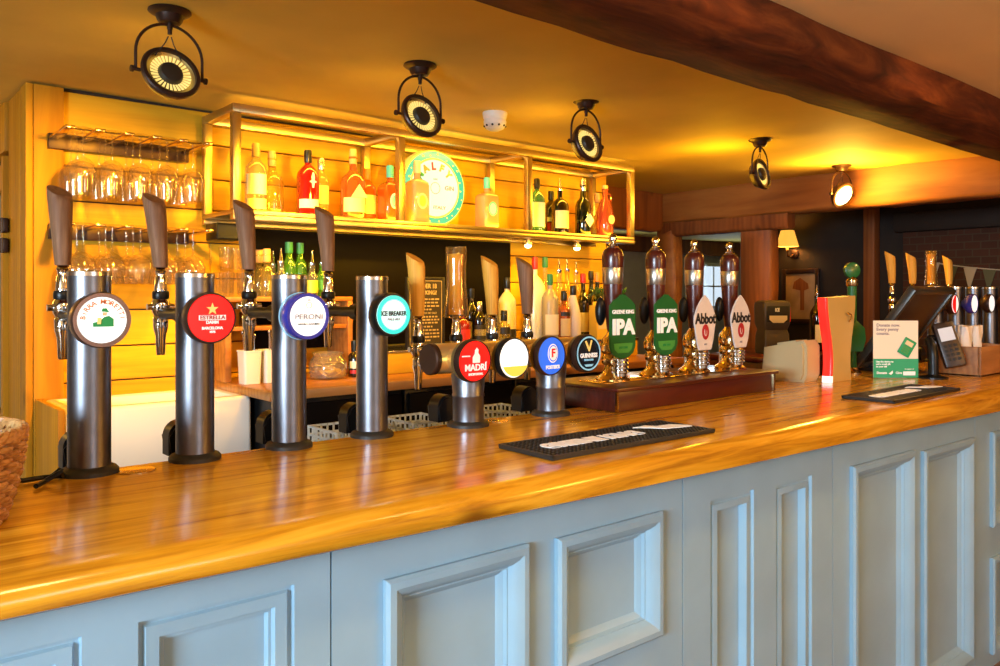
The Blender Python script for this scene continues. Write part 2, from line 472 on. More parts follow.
# back wall of horizontal pine boards
b = MB(); z = .0; wall_x0, wall_x1, WY = .60, 3.74, 3.37
bh = [.135, .142, .128, .15, .138, .131, .146, .137]; k = 0
while z < CEIL - .02:
    h = min(bh[k % 8], CEIL + .02 - z)
    cuts = [wall_x0, wall_x0 + .55 + (k * .61) % 2.2, wall_x1] if k % 3 else [wall_x0, wall_x1]
    for xa, xb in zip(cuts, cuts[1:]):
        b.box(xa + .0008, xb - .0008, WY, WY + .022, z + .0026, z + h - .0026, .003, 1)
    z += h; k += 1
struct(b.ob('wall_back', PINE))
slab('wall_back.001', wall_x0, wall_x1, WY + .0225, WY + .14, 0, CEIL + .02, WALLDARK)
# corner boards and the passage return with its door
slab('trim_1', .60, .70, WY - .022, WY, 0, CEIL - .002, PINEV, .003)
slab('trim_2', .574, .598, WY - .022, WY + .09, 0, CEIL - .002, PINEV, .003)
slab('trim_3', .578, .60, WY + .093, 3.72, 0, CEIL - .002, PINEV, .003)
slab('wall_left', .602, .70, WY + .142, 5.2, 0, CEIL + .02, WALLDARK)
b = MB(); Y0, Y1 = 3.725, 4.5
b.box(.56, .60, Y0, Y0 + .05, 0, 2.0); b.box(.56, .60, Y1 - .08, Y1, 0, 2.0)
for z0, z1 in ((0, .2), (.86, .96), (1.87, 1.97)): b.box(.562, .598, Y0 + .05, Y1 - .08, z0, z1)
dr = struct(b.ob('door_1', PINEV))
MB().box(.578, .588, Y0 + .05, Y1 - .08, .2, .86).ob('door_panel', PINEV, dr)
MB().box(.578, .588, Y0 + .05, Y1 - .08, .96, 1.87).ob('door_glass', DOORGLASS, dr)
slab('trim_4', .565, .60, 3.725, 4.5, 2.02, CEIL - .005, PINEV, .003)
for z in (1.64, 1.72):
    MB().box(.552, .572, 3.68, 3.74, z - .028, z + .028, .004).cyl((.555, 3.715, z - .03), (.555, 3.715, z + .03), .008).ob('door_hinge', IRON, dr)
MB().cyl((.56, 3.75, 1.66), (.52, 3.75, 1.66), .008).sph((.515, 3.75, 1.66), .02).ob('door_knob', BRASS, dr)
slab('wall_passage', -3, .70, 5.2, 5.3, 0, CEIL + .1, WALLCREAM)

# old ceiling beam along the bar (slightly irregular), cross beam, lower bracket, posts
def hewn(name, axis, a0, a1, c0, c1, z0, z1, m, n=26, amp=.008, seed=1):
    rnd = random.Random(seed); rings = []
    for i in range(n + 1):
        a = a0 + (a1 - a0) * i / n
        j = lambda: rnd.uniform(-amp, amp)
        ch = .018
        pts = [(c0 + j(), z0 + ch + j()), (c0 + ch + j(), z0 + j()), ((c0 + c1) / 2 + j(), z0 + j()), (c1 - ch + j(), z0 + j()), (c1 + j(), z0 + ch + j()), (c1 + j(), z1), (c0 + j(), z1)]
        rings.append([(a, p, q) if axis == 'x' else ((p, a, q) if axis == 'y' else (p, q, a)) for p, q in pts])
    return struct(MB().loft(rings).ob(name, m, ang=50))
hewn('trim_5', 'x', -3, 4.9, .97, 1.25, 2.02, 2.26, OAKBEAM, 60, .0035, 3)
hewn('trim_6', 'y', -.2, 3.99, 4.93, 5.16, 1.995, 2.26, LITBEAM, 30, .005, 5)
hewn('trim_7', 'y', 2.84, 3.9, 4.95, 5.05, 1.89, 1.993, POSTWOOD, 8, .004, 6)
def post(name, x0, x1, y0, y1, z1, m, seed):
    rnd = random.Random(seed); rings = []
    for i in range(15):
        z = z1 * i / 14; j = lambda: rnd.uniform(-.006, .006); c = .02
        rings.append([(x0 + c + j(), y0 + j(), z), (x1 - c + j(), y0 + j(), z), (x1 + j(), y0 + c, z), (x1 + j(), y1 - c, z), (x1 - c, y1 + j(), z), (x0 + c, y1 + j(), z), (x0 + j(), y1 - c + j(), z), (x0 + j(), y0 + c, z)])
    return struct(MB().loft(rings).ob(name, m, ang=50))
post('trim_8', 4.95, 5.08, 3.78, 3.956, 1.995, LITBEAM, 2)
post('trim_9', 4.97, 5.09, 2.976, 3.227, 1.89, POSTWOOD, 4)
slab('trim_10', 6.40, 6.5, 2.92, 3.01, 0, 2.2, POSTWOOD, .006)
# far rooms
slab('wall_end', 6.5, 6.6, -3.6, 4.15, 0, CEIL + .1, WALLDARK)
slab('wall_end.001', 6.44, 6.5, .9, 2.72, 0, 1.93, BRICK, .01)
slab('trim_11', 6.40, 6.5, .8, 2.78, 1.93, 2.08, WALLDARK, .02)
hewn('trim_13', 'x', 3.76, 4.92, 3.86, 4.0, 1.93, 2.24, POSTWOOD, 10, .004, 8)
slab('wall_far', .7, 11.2, 7.0, 7.1, 0, CEIL + .1, WALLGREY)
slab('wall_right', 11.1, 11.2, -3.6, 7.1, 0, CEIL + .1, WALLGREY)
slab('trim_12', 3.74, 11.1, 6.86, 7.0, 2.02, CEIL, POSTWOOD)
b = MB()
for y0, y1, z0, z1 in ((-3.6, -1.15, 0, 2.32), (.45, 5.3, 0, 2.32), (-1.15, .45, 0, .9), (-1.15, .45, 2.0, 2.32)): b.box(-3.1, -3, y0, y1, z0, z1)
struct(b.ob('wall_side', WALLCREAM, smooth=False))
b = MB()
for y0, y1, z0, z1 in ((-1.15, -1.1, .9, 2.0), (.4, .45, .9, 2.0), (-1.1, .4, .9, .95), (-1.1, .4, 1.95, 2.0), (-.37, -.33, .95, 1.95), (-1.1, .4, 1.43, 1.47)): b.box(-3.08, -3.02, y0, y1, z0, z1)
o = struct(b.ob('window_4', WHITE, smooth=False)); MB().box(-3.06, -3.05, -1.1, .4, .95, 1.95).ob('window_pane', DAYPANE, o)
def window(idx, x0, x1, z0, z1, y, inward):
    f = MB(); w = .05
    f.box(x0 - w, x1 + w, y - .04, y + .04, z0 - w, z0); f.box(x0 - w, x1 + w, y - .04, y + .04, z1, z1 + w)
    f.box(x0 - w, x0, y - .04, y + .04, z0, z1); f.box(x1, x1 + w, y - .04, y + .04, z0, z1)
    n = 3
    for i in range(1, n): f.box(x0 + (x1 - x0) * i / n - .012, x0 + (x1 - x0) * i / n + .012, y - .02, y + .02, z0, z1)
    f.box(x0, x1, y - .02, y + .02, (z0 + z1) / 2 - .012, (z0 + z1) / 2 + .012)
    o = struct(f.ob('window_%d' % idx, WHITE))
    MB().box(x0, x1, y - .006, y + .006, z0, z1).ob('window_pane', DAYPANE, o)
    return o
window(1, 7.3, 7.85, 1.25, 1.88, 6.95, -1)
window(2, 9.75, 10.6, 1.28, 1.86, 6.95, -1)
# customers' side wall with two daylit windows behind the camera
b = MB()
for x0, x1, z0, z1 in ((-3, .3, 0, 2.25), (1.9, 6.6, 0, 2.25), (.3, 1.9, 0, .9), (.3, 1.9, 1.95, 2.25)):
    b.box(x0, x1, -3.6, -3.45, z0, z1)
struct(b.ob('wall_front', WALLCREAM, smooth=False))
window(3, .35, 1.85, .95, 1.9, -3.52, 1)

# ------------------------------------------------------------------ bar counter
FA = -.02                                   # the front runs slightly skew to the back
def fy(x): return 1.10 + FA * x
sec = []
rnd = random.Random(11)
for i in range(0, 66):
    x = -.75 + i * .1
    y = fy(x) + .003 * math.sin(x * 3.7) + rnd.uniform(-.0008, .0008); t = .044 + .0125 * max(0, min(x, 3.2))
    zt, zb = 1.10, 1.10 - t
    w = .002 * math.sin(x * 5 + 1)
    pf = [(1.70, zt), (y + .045, zt), (y + .022, zt - .0025), (y + .009, zt - .009), (y + .002 + w, zt - .02), (y + w, zt - t * .6), (y + .004, zb + .004), (y + .010, zb), (1.70, zb)]
    sec.append([(x, p, q) for p, q in pf])
wt = MB().loft(sec).ob('bar_worktop', WORKTOP, ang=40)
tag(wt, 'long varnished golden pine worktop of the bar, carrying the beer fonts', 'bar top')
# carcass behind the panels
cc = MB().loft([[(x, fy(x) + .135, 0), (x, 1.66, 0), (x, 1.66, 1.015), (x, fy(x) + .135, 1.015)] for x in (-.75, 5.7)]).ob('bar_carcass', BLACKM, smooth=False)
tag(cc, 'black bar carcass under the pine worktop, behind the painted front', 'bar counter')

def rect_loop(x0, x1, z0, z1, d, y): return [(x0 + d, y, z0 + d), (x1 - d, y, z0 + d), (x1 - d, y, z1 - d), (x0 + d, y, z1 - d)]
ang = math.atan(FA)
OVER = 1.195                                # the front stands 95 mm back under the worktop
def front_section(x0, x1, rects, label, grp='painted bar front panels'):
    """x in metres along the front; rects: (x0,x1,z0,z1,style)"""
    K = OVER / 1.145
    x0 *= K; x1 = min(x1 * K, 5.72); rects = [(a * K, c * K, CZ + (z0 - CZ) * K, CZ + (z1 - CZ) * K, st) for a, c, z0, z1, st in rects]
    yb = OVER + FA * x0
    t = thing('bar_front_panel', label, 'bar front', (x0, yb, 0), ang, None)
    L = x1 - x0 - .003
    # board with openings: build stiles and rails around the rects (all rects span disjoint x-ranges or stacks)
    bm_ = MB(); top = 1.006
    cols = sorted({(r[0], r[1]) for r in rects})
    xs = 0.0
    for (a, c) in cols:
        la, lc = a - x0, c - x0
        if la > xs + .001: bm_.box(xs, la, 0, .022, 0, top)
        zs = 0
        for r in sorted([r for r in rects if (r[0], r[1]) == (a, c)], key=lambda r: r[2]):
            if r[2] > zs: bm_.box(la, lc, 0, .022, zs, r[2])
            zs = r[3]
        bm_.box(la, lc, 0, .022, zs, top)
        xs = lc
    if L > xs + .001: bm_.box(xs, L, 0, .022, 0, top)
    for v in bm_.bm.verts:                       # tops scribed to the underside of the worktop
        if v.co.z > top - .001: v.co.z = 1.0555 - .0125 * max(0, min(x0 + v.co.x, 3.2)) - .0015
    bm_.ob('board', PAINT, t, smooth=False)
    for (a, c, z0, z1, st) in rects:
        la, lc = a - x0, c - x0
        MB().box(la, lc, .022, .034, z0, z1).ob('recessed_panel', PAINT, t, smooth=False)
        if st == 'bolection':
            loops = [(-.004, 0), (-.006, -.012), (0, -.018), (.012, -.019), (.022, -.014), (.03, -.006), (.036, .004), (.039, .004), (.042, .012), (.05, .017), (.054, .022)]
        else:
            loops = [(0, .0), (.003, .008), (.012, .008), (.015, .004), (.030, .002), (.033, .010), (.036, .022)]
            if st == 'double':
                loops = [(0, 0), (.002, .009), (.008, .009), (.011, .003), (.03, .005), (.033, .013), (.038, .013), (.041, .022)]
        MB().loft([rect_loop(la, lc, z0, z1, d, y) for d, y in loops], caps=False).ob('panel_moulding', PAINT, t, ang=25)
    return t
front_section(-.75, .616, [(-.55, .259, .25, 1.0, 'double'), (.328, .553, .25, 1.0, 'double')], 'blue grey painted front panel at the near end of the bar, with thin double-lined mouldings')
front_section(.616, 1.495, [(.713, 1.015, .25, .968, 'bolection'), (1.10, 1.405, .70, .962, 'bolection')], 'blue grey painted front panel with a small square raised moulding beside a tall one')
front_section(1.495, 2.162, [(1.598, 1.776, .15, .957, 'flat'), (1.876, 2.05, .15, .953, 'flat')], 'blue grey painted front panel with two narrow sunken mouldings, below the rubber bar mat')
front_section(2.162, 3.16, [(2.26, 2.645, .15, .945, 'bolection'), (2.722, 3.112, .15, .932, 'bolection')], 'grey painted front panel with two tall wide raised mouldings')
front_section(3.16, 5.7, [(3.30, 3.9, .59, .93, 'bolection'), (3.30, 3.9, .12, .465, 'bolection')], 'grey painted front panel at the far end of the bar, with one moulding above another')

# ------------------------------------------------------------------ beer fonts
def tap(t, x, y, zs, handle_mat, lean=.0, hl=.162, style='wood'):
    """tap hanging at x,y; zs = height of the spout tip; handle on top"""
    b = MB()
    b.lathe([(.0085, 0), (.0095, .002), (.0115, .045), (.016, .06), (.017, .085), (.014, .09), (.019, .098), (.021, .11), (.019, .122), (.014, .13), (.0145, .142), (.0125, .175), (.0105, .18), (.0105, .188), (.013, .192), (.0095, .2)], (x, y, zs), seg=20)
    b.cyl((x - .03, y, zs + .11), (x + .03, y, zs + .11), .007)
    tp = b.ob('tap', CHROME, t)
    MB().lathe([(.0175, .128), (.0185, .132), (.0185, .142), (.0165, .146)], (x, y, zs), seg=20).ob('tap_ring', BLACK, tp)
    z0 = zs + .2
    if style == 'wood':
        rings = []; n = 24
        for i in range(9):
            f = i / 8; r = .0155 + .0105 * f
            if i == 8: r *= .93
            rg = []
            for k in range(n):
                a = 2 * PI * k / n; cx, cy = r * math.cos(a), r * 1.05 * math.sin(a)
                cut = (.55 * cy - .25 * cx) * max(0, (f - .6) / .4)
                rg.append((x + cx + lean * f, y + cy + .012 * f * f, z0 + hl * f + cut - .004 * (f > .99)))
            rings.append(rg)
        MB().loft(rings).ob('tap_handle', handle_mat, t, ang=50)
    else:
        h = MB().lathe([(.012, 0), (.036, .004), (.037, .012), (.033, .04), (.0285, .10), (.028, .14), (.0305, .192), (.029, .202), (.026, .197), (.024, .03), (0, .02)], (x, y, z0 - .01), seg=28).ob('tap_handle', GBEER, t)
        MB().lathe([(.0205, .012), (.0185, .1), (.0215, .182), (.0, .184)], (x, y, z0 - .01), seg=20).ob('handle_core', BEERYEL, h)

def badge(t, x, y, z, R, rim, face, depth=.058, stem=True, rimw=.88):
    b = MB()
    pr = [(R * .45, 0), (R * .55, .006), (R * .93, depth * .45), (R, depth * .55), (R, depth * .86), (R * .96, depth), (R * rimw, depth), (R * rimw, depth - .004), (0, depth - .004)]
    b.lathe(pr, (x, y, z), (0, -1, 0), 40)
    bd = b.ob('badge', rim, t)
    MB().lathe([(R * (rimw + .002), 0), (R * (rimw - .03), .003), (0, .0034)], (x, y - depth + .0045, z), (0, -1, 0), 40).ob('badge_face', face, bd)
    return bd, y - depth + .0002

def ring(parent, x, y, z, r0, r1, m, name='badge_ring', h=.0006, n=40):
    return MB().lathe([(r0, 0), (r1, 0), (r1, h), (r0, h), (r0, 0)], (x, y, z), (0, -1, 0), n, caps=False).ob(name, m, parent)
def disc(parent, x, y, z, r, m, name='badge_disc', h=.0006, sx=1, sz=1):
    return MB().prism(circ(r, 40, x, z, sx, sz), y, y - h).ob(name, m, parent)
def shape(parent, pts, x, y, z, m, name='emblem', h=.0008):
    return MB().prism([(x + a, z + b) for a, b in pts], y, y - h).ob(name, m, parent, smooth=False)

COLH = .388
def tower(x, label, rim, face, group=None, back=.22, hm=HANDLE_D, style='wood', lean=0, rw=.88):
    t = thing('beer_tower', label, 'beer font', (x, 1.68, 1.10), 0, group)
    MB().lathe([(.038, .012), (.038, COLH - .01)], seg=48).ob('column', STEEL, t)
    MB().lathe([(.0392, COLH - .010), (.0392, COLH - .002), (.037, COLH), (.035, COLH - .004), (0, COLH - .005)], seg=48).ob('top_cap', STEELD, t)
    MB().lathe([(.052, 0), (.052, .007), (.048, .012), (.0395, .016), (.0382, .016)], seg=48).ob('base_collar', RUBBER, t)
    o = MB().prism([(-.032, 0), (.032, 0), (.032, .04)] + [(.032 * math.cos(q), .04 + .032 * math.sin(q)) for q in [PI * k / 12 for k in range(1, 12)]] + [(-.032, .04)], .062, .112, 'xz', .006).ob('clamp_cover', BLACK, t)
    MB().cyl((0, .038, .30), (0, back - .018, .30), .013).cyl((0, .05, .30), (0, .085, .30), .02).ob('shank', BLACK, t)
    tap(t, 0, back, .205, hm, lean, style=style)
    bd, fy_ = badge(t, 0, -.036, .296, .0515, rim, face, rimw=rw)
    return t, bd, fy_

t, bd, y = tower(.395, 'steel beer tower with white lit badge and orange arched writing, beside the wicker basket', COPPER, WHITELIT, lean=-.004, rw=.83)
arctext('BIRRA MORETTI', .0125, INKO, bd, (0, y - .003, .296), .0335, 172, 8, bold=.0003)
shape(bd, [(-.017, -.012), (.018, -.012), (.018, .002), (.010, .008), (.002, .006), (-.006, -.002), (-.017, -.004)], 0, y - .003, .296, GREENI)
shape(bd, [(-.004, .016), (.011, .014), (.008, .018), (.006, .022), (-.001, .022), (-.002, .018)], 0, y - .003, .296, GREENI)
shape(bd, [(-.001, .008), (.006, .008), (.007, .014), (-.001, .015)], 0, y - .003, .296, SKIN)
shape(bd, [(-.010, -.007), (-.004, -.007), (-.003, .005), (-.010, .005)], 0, y - .0042, .296, GOLD)
t, bd, y = tower(.596, 'steel beer tower with red lit badge bearing a gold star', IRON, REDLIT, lean=-.012, rw=.93)
shape(bd, star(.0125, 0, .018), 0, y - .003, .296, GOLD)
shape(bd, [(-.027, -.004), (.027, -.004), (.027, .006), (-.027, .006)], 0, y - .003, .296, INKW, 'white_band')
text('ESTRELLA', .011, INKR, bd, (0, y - .004, .297), fit=.050, bold=.0002)
text('DAMM', .0085, INKW, bd, (0, y - .003, .2875), bold=.0003)
text('BARCELONA', .0075, INKW, bd, (0, y - .003, .276), fit=.042, bold=.0003)
text('1876', .006, INKW, bd, (0, y - .003, .2685), bold=.0003)
t, bd, y = tower(.806, 'steel beer tower with white lit badge in a deep blue rim', BLUERIM, WHITELIT, lean=-.010, rw=.84)
ring(bd, 0, -.058, .296, .0505, .0523, PALEBLUE, 'blue_line', .003)
text('PERONI', .0165, INKG, bd, (0, y - .003, .2945), fit=.064, bold=.0001)
text('NASTRO  AZZURRO', .0065, INKB, bd, (0, y - .003, .279), fit=.052)
ring(bd, 0, y - .003, .320, .0055, .0072, GOLD, 'crest')
text('1846', .004, INKB, bd, (0, y - .003, .331))
t, bd, y = tower(1.022, 'steel beer tower with teal-ringed lit badge in a black rim', BLACK, CYANLIT, lean=-.006)
ring(bd, 0, y - .003, .296, .036, .0452, TEALLIT, 'teal_ring')
text('ICE BREAKER', .0155, INKB, bd, (0, y - .0032, .2985), fit=.070, bold=.0004)
text('PALE ALE', .0085, INKG, bd, (0, y - .003, .285), bold=.0002)
ring(bd, 0, y - .003, .296, .0345, .0352, TEALLIT, 'thin_ring')
# four more towers of the same kind at the far end of the counter
far_grp = None
fx = [(4.37, 'distant steel beer tower partly behind the till, its badge half red and half white', IRON, WHITELIT, HANDLE_L, 'wood'),
      (4.63, 'distant steel beer tower with white lit badge in a blue rim, past the till', BLUERIM, WHITELIT, HANDLE_L, 'wood'),
      (4.88, 'distant steel beer tower with plain white lit badge and pint glass handle', IRON, WHITELIT, HANDLE_L, 'glass'),
      (5.14, 'distant steel beer tower with plain white lit badge, farthest along the bar', IRON, WHITELIT, HANDLE_L, 'wood')]
for i, (x, lb, rm, fc, hm, st) in enumerate(fx):
    t, bd, y = tower(x, lb, rm, fc, hm=hm, style=st)
    if i == 0: shape(bd, [(-.044, 0), (-.04, .02), (-.02, .04), (0, .045), (.0, -.045), (-.02, -.04), (-.04, -.02)], 0, y - .003, .296, REDLIT, 'red_half')

# T-bar font
t = thing('beer_tap_bar', 'horizontal steel beer font on two legs, with red, white, blue and black badges', 'beer font', (1.41, 1.65, 1.10))
MB().cyl((-.235, 0, .18), (.335, 0, .18), .039, seg=40).ob('cross_tube', GOLDSAT, t)
for x, m in ((-.235, 1), (.335, -1)):
    MB().lathe([(.0402, 0), (.0402, .012), (.037, .016), (0, .016)], (x + .006 * m, 0, .18), (-m, 0, 0), 40).ob('end_cap', GOLDSAT if m < 0 else IRON, t)
for x in (-.115, .185):
    MB().lathe([(.041, .012), (.041, .075), (.0425, .078), (.0425, .083), (.041, .086), (.045, .13), (.046, .165), (.030, .178)], (x, 0, 0), seg=40).ob('leg', STEEL, t)
    MB().lathe([(.055, 0), (.055, .007), (.05, .012), (.0425, .015), (.041, .015)], (x, 0, 0), seg=40).ob('base_collar', RUBBER, t)
    MB().prism([(x + a_, b_) for a_, b_ in [(-.032, 0), (.032, 0), (.032, .04)] + [(.032 * math.cos(q), .04 + .032 * math.sin(q)) for q in [PI * k / 12 for k in range(1, 12)]] + [(-.032, .04)]], .085, .14, 'xz', .006).ob('clamp_cover', BLACK, t)
BX = [-.186, -.057, .076, .215]
spec = [(IRON, REDLIT), (BLACK, WHITELIT), (IRON, BLUELIT), (IRON, NAVY)]
for i, x in enumerate(BX):
    MB().lathe([(.030, .0), (.026, .036), (.034, .06), (.050, .085)], (x, 0, .18), (0, -1, 0), 32).ob('badge_mount', GOLDSAT, t)
    MB().cyl((x + .016, .03, .195), (x + .016, .135, .195), .012).ob('shank', CHROME, t)
    tap(t, x + .016, .15, .085, HANDLE_L if i < 3 else HANDLE_D, style='glass' if i == 1 else 'wood', lean=-.002)
    bd, y = badge(t, x, -.078, .18, .0535, spec[i][0], spec[i][1], .04, rimw=.93)
    if i == 0:
        shape(bd, [(-.010, -.004), (.012, -.004), (.013, .012), (.007, .020), (.008, .028), (.003, .033), (0, .030), (-.003, .027), (-.004, .018), (-.010, .010)], x, y - .003, .18, INKW)
        text('MADRÍ', .022, INKW, bd, (x, y - .003, .164), fit=.068, bold=.0006)
        text('EXCEPCIONAL', .0075, INKW, bd, (x, y - .003, .148), fit=.045, bold=.0003)
        text('ESTABLECIDA', .004, INKW, bd, (x - .03, y - .003, .193), bold=.0002)
    elif i == 1:
        shape(bd, [(.046 * math.cos(a), .046 * math.sin(a)) for a in [math.radians(205 + 130 * k / 16) for k in range(17)]], x, y - .003, .18, YELLIT, 'yellow_segment')
    elif i == 2:
        disc(bd, x, y - .003, .187, .022, INKW, 'white_oval', sx=.85, sz=1.15)
        disc(bd, x, y - .0036, .187, .019, BLUELIT, 'blue_oval', sx=.85, sz=1.15)
        disc(bd, x, y - .0042, .187, .0165, INKW, 'inner_oval', sx=.85, sz=1.15)
        text('F', .031, REDLIT, bd, (x, y - .005, .187), bold=.0008)
        text("FOSTER'S", .0125, INKW, bd, (x, y - .003, .150), fit=.050, bold=.0006)
    else:
        ring(bd, x, y - .003, .18, .043, .0475, PALEBLUE, 'blue_rim_line')
        shape(bd, [(-.016, .034), (-.010, .036), (.001, .016), (.008, .037), (.014, .035), (.003, .006), (-.001, .006)], x, y - .003, .18, GOLD)
        text('GUINNESS', .0165, INKW, bd, (x, y - .003, .174), fit=.068, bold=.0005)
        text('EXTRA COLD', .0065, PALEBLUE, bd, (x, y - .003, .162), fit=.036, bold=.0004)
        shape(bd, [(-.018, -.030), (.018, -.030), (.012, -.036), (-.012, -.036)], x, y - .003, .18, PALEBLUE, 'blue_patch')

# hand pump plinth and four hand pumps
PX0, PX1, PY0, PY1 = 1.76, 2.605, 1.545, 1.83
t = thing('hand_pump_plinth', 'dark mahogany box on the bar carrying four hand pumps', 'pump stand', ((PX0 + PX1) / 2, 1.69, 1.10))
hx = (PX1 - PX0) / 2
MB().box(-hx, hx, PY0 - 1.69, PY1 - 1.69, .001, .06, .002).ob('cabinet', MAHOG, t)
MB().box(-hx - .012, hx + .012, PY0 - 1.69 - .012, PY1 - 1.69 + .01, .0605, .0725, .004).ob('top_board', MAHOG, t)
MB().box(-hx - .003, -hx + .004, PY0 - 1.69 - .003, PY0 - 1.69 + .004, .001, .06).ob('corner_strip', BRASS, t)
MB().box(hx - .004, hx + .003, PY0 - 1.69 - .003, PY0 - 1.69 + .004, .001, .06).ob('corner_strip', BRASS, t)
MB().box(-hx + .04, hx - .04, -.06, .05, .0726, .0756, .002).ob('drip_plate', BRASS, t)
def hand_pump(x, label, kind):
    t = thing('hand_pump', label, 'hand pump', (x, 1.69, 1.1725 + .0032))
    MB().lathe([(.056, 0), (.057, .004), (.050, .009), (.036, .02), (.028, .036), (.026, .045), (.034, .05), (.038, .06), (.036, .07), (.030, .08), (.040, .09), (.042, .105), (.036, .125), (.024, .14), (.018, .15)], seg=32, sx=.92).ob('base_flange', BRASS, t)
    b = MB()
    for k in range(4): b.lathe([(.024, 0), (.029, .003), (.029, .008), (.024, .011)], (0, -.028, .022 + k * .0125), seg=24)
    b.lathe([(.022, .0), (.024, .06), (.018, .07)], (0, -.028, .014), seg=24)
    b.ob('stem_rings', CHROME, t)
    MB().lathe([(.014, .14), (.019, .16), (.0245, .21), (.028, .26), (.0305, .30), (.0305, .31)], seg=32).ob('handle_grip', MAHOG, t)
    MB().lathe([(.0305, .30), (.0318, .302), (.0332, .352), (.032, .354)], seg=32, caps=False).ob('handle_band', BANDM, t)
    MB().lathe([(.0325, .352), (.0338, .365), (.0340, .385), (.0330, .397), (.028, .408), (.018, .416), (.008, .424)], seg=32).ob('handle_top', MAHOG, t)
    MB().lathe([(.0195, .4145), (.0205, .4165), (.0165, .4195), (.0155, .4185)], seg=32, caps=False).ob('dome_ring', CHROME, t)
    MB().lathe([(.013, .421), (.014, .425), (.008, .43), (.0075, .434), (.012, .438), (.0135, .446), (.011, .455), (.005, .460), (0, .461)], seg=20).ob('finial', CHROME, t)
    MB().sph((-.035, .02, .215), .03, .6, .55, 1.5).ob('pivot_cover', BLACK, t)
    s = MB(); pts = [(.045, .07, .0), (.045, .07, .075)] + [(.045 + .028 * (1 - math.cos(a)), .07, .075 + .028 * math.sin(a)) for a in [PI * k / 10 for k in range(1, 11)]] + [(.101, .07, .05)]
    s.tube(pts, .006, 10).ob('swan_neck', CHROME, t)
    yc = -.062; xc = -.022
    MB().box(-.014, .008, yc + .004, -.02, .15, .175).ob('clip_bracket', CHROME, t)
    if kind == 'green':
        pts = [(-.06, .078 + .03), (-.06, .235), (-.040, .252), (-.022, .257), (-.012, .268), (.012, .268), (.022, .257), (.040, .252), (.06, .235), (.06, .108), (.05, .088), (.03, .075), (0, .070), (-.03, .075), (-.05, .088)]
        cl = MB().prism([(p + xc, q) for p, q in pts], yc, yc + .006, 'xz', .002).ob('pump_clip', GREENCLIP, t, ang=30)
        text('GREENE KING', .0165, INKW, cl, (xc, yc - .0008, .214), fit=.10, bold=.0004)
        text('IPA', .064, INKW, cl, (xc, yc - .0008, .166), fit=.105, bold=.003)
        shape(cl, [(-.044, .118), (.044, .118), (.040, .100), (.025, .088), (-.025, .088), (-.040, .100)], xc, yc - .0003, 0, GREENLT, 'light_panel')
        text('EST 1799', .010, GREENI, cl, (xc, yc - .0016, .104))
    else:
        pts = [(-.035, .078), (-.046, .11), (-.062, .175), (-.060, .195), (-.045, .225), (-.022, .252), (-.004, .266), (.004, .266), (.022, .252), (.045, .225), (.060, .195), (.062, .175), (.046, .11), (.035, .078)]
        cl = MB().prism([(p + xc, q) for p, q in pts], yc, yc + .006, 'xz', .002).ob('pump_clip', CLIPW, t, ang=30)
        text('Abbot', .050, INKB, cl, (xc, yc - .0008, .184), fit=.118, bold=.0016)
        disc(cl, xc, yc - .0003, .140, .022, INKR, 'red_emblem', sx=.9, sz=1.2)
        disc(cl, xc, yc - .0010, .139, .010, CLIPW, 'emblem_centre', sx=.8, sz=1.3)
        shape(cl, [(-.005, .013), (0, .022), (.005, .013), (.003, -.008), (-.003, -.008)], xc, yc - .0017, .139, INKR, 'emblem_flame')
        text('ALE', .010, INKG, cl, (xc, yc - .0008, .098))
    return t
hand_pump(1.905, 'hand pump with green clip, nearest the round black badge', 'green')
hand_pump(2.118, 'hand pump with green clip, between the other green one and the white clips', 'green')
hand_pump(2.330, 'hand pump with white shield clip, next to the green clips', 'white')
hand_pump(2.545, 'hand pump with white shield clip, at the far end of the mahogany box', 'white')

# rubber bar mats
def bar_mat(cx, cy, L, W, rz, label):
    t = thing('bar_mat', label, 'bar mat', (cx, cy, 1.1005), rz)
    MB().box(-L / 2, L / 2, -W / 2, W / 2, 0, .006, .002).box(-L / 2, L / 2, -W / 2, -W / 2 + .006, .004, .010).box(-L / 2, L / 2, W / 2 - .006, W / 2, .004, .010).box(-L / 2, -L / 2 + .006, -W / 2, W / 2, .004, .010).box(L / 2 - .006, L / 2, -W / 2, W / 2, .004, .010).ob('mat_base', RUBBER, t)
    b = MB(); nx, ny = 44, 13
    for i in range(nx):
        for j in range(ny):
            x = -L / 2 + .012 + (L - .024) * i / (nx - 1); yy = -W / 2 + .012 + (W - .024) * j / (ny - 1)
            b.box(x - .003, x + .003, yy - .003, yy + .003, .005, .0095)
    st = b.ob('mat_studs', RUBBER, t, smooth=False); st['kind'] = 'stuff'
    text('GREENE KING', .062, INKW, t, (-.065, -.004, .0103), Matrix(), fit=.31, bold=.005, ext=.0006)
    MB().prism([(.12, .045), (.165, .048), (.185, .025), (.235, .022), (.262, -.012), (.258, -.03), (.215, -.022), (.175, -.012), (.150, .02)], .0098, .0114, 'xy').ob('white_logo', INKW, t, smooth=False)
    return t
bar_mat(1.422, 1.262, .545, .178, -.03, 'black studded rubber bar mat with white writing, below the blue badge')
bar_mat(2.835, 1.195, .53, .172, 0.0, 'black rubber bar mat with white writing, in front of the charity card')
for x, y, lb in ((.47, 1.645, 'flat round metal plate in the worktop, beside the white-badged beer tower'), (1.40, 1.665, 'flat round metal plate in the worktop, between legs of the tap bar')):
    tag(MB().lathe([(.036, 0), (.036, .0012), (.033, .002), (0, .002)], seg=32).ob('blanking_plate', BRASS), lb, 'metal plate', None, (x, y, 1.1003))

# ------------------------------------------------------------------ other things on the counter
CT = 1.1005
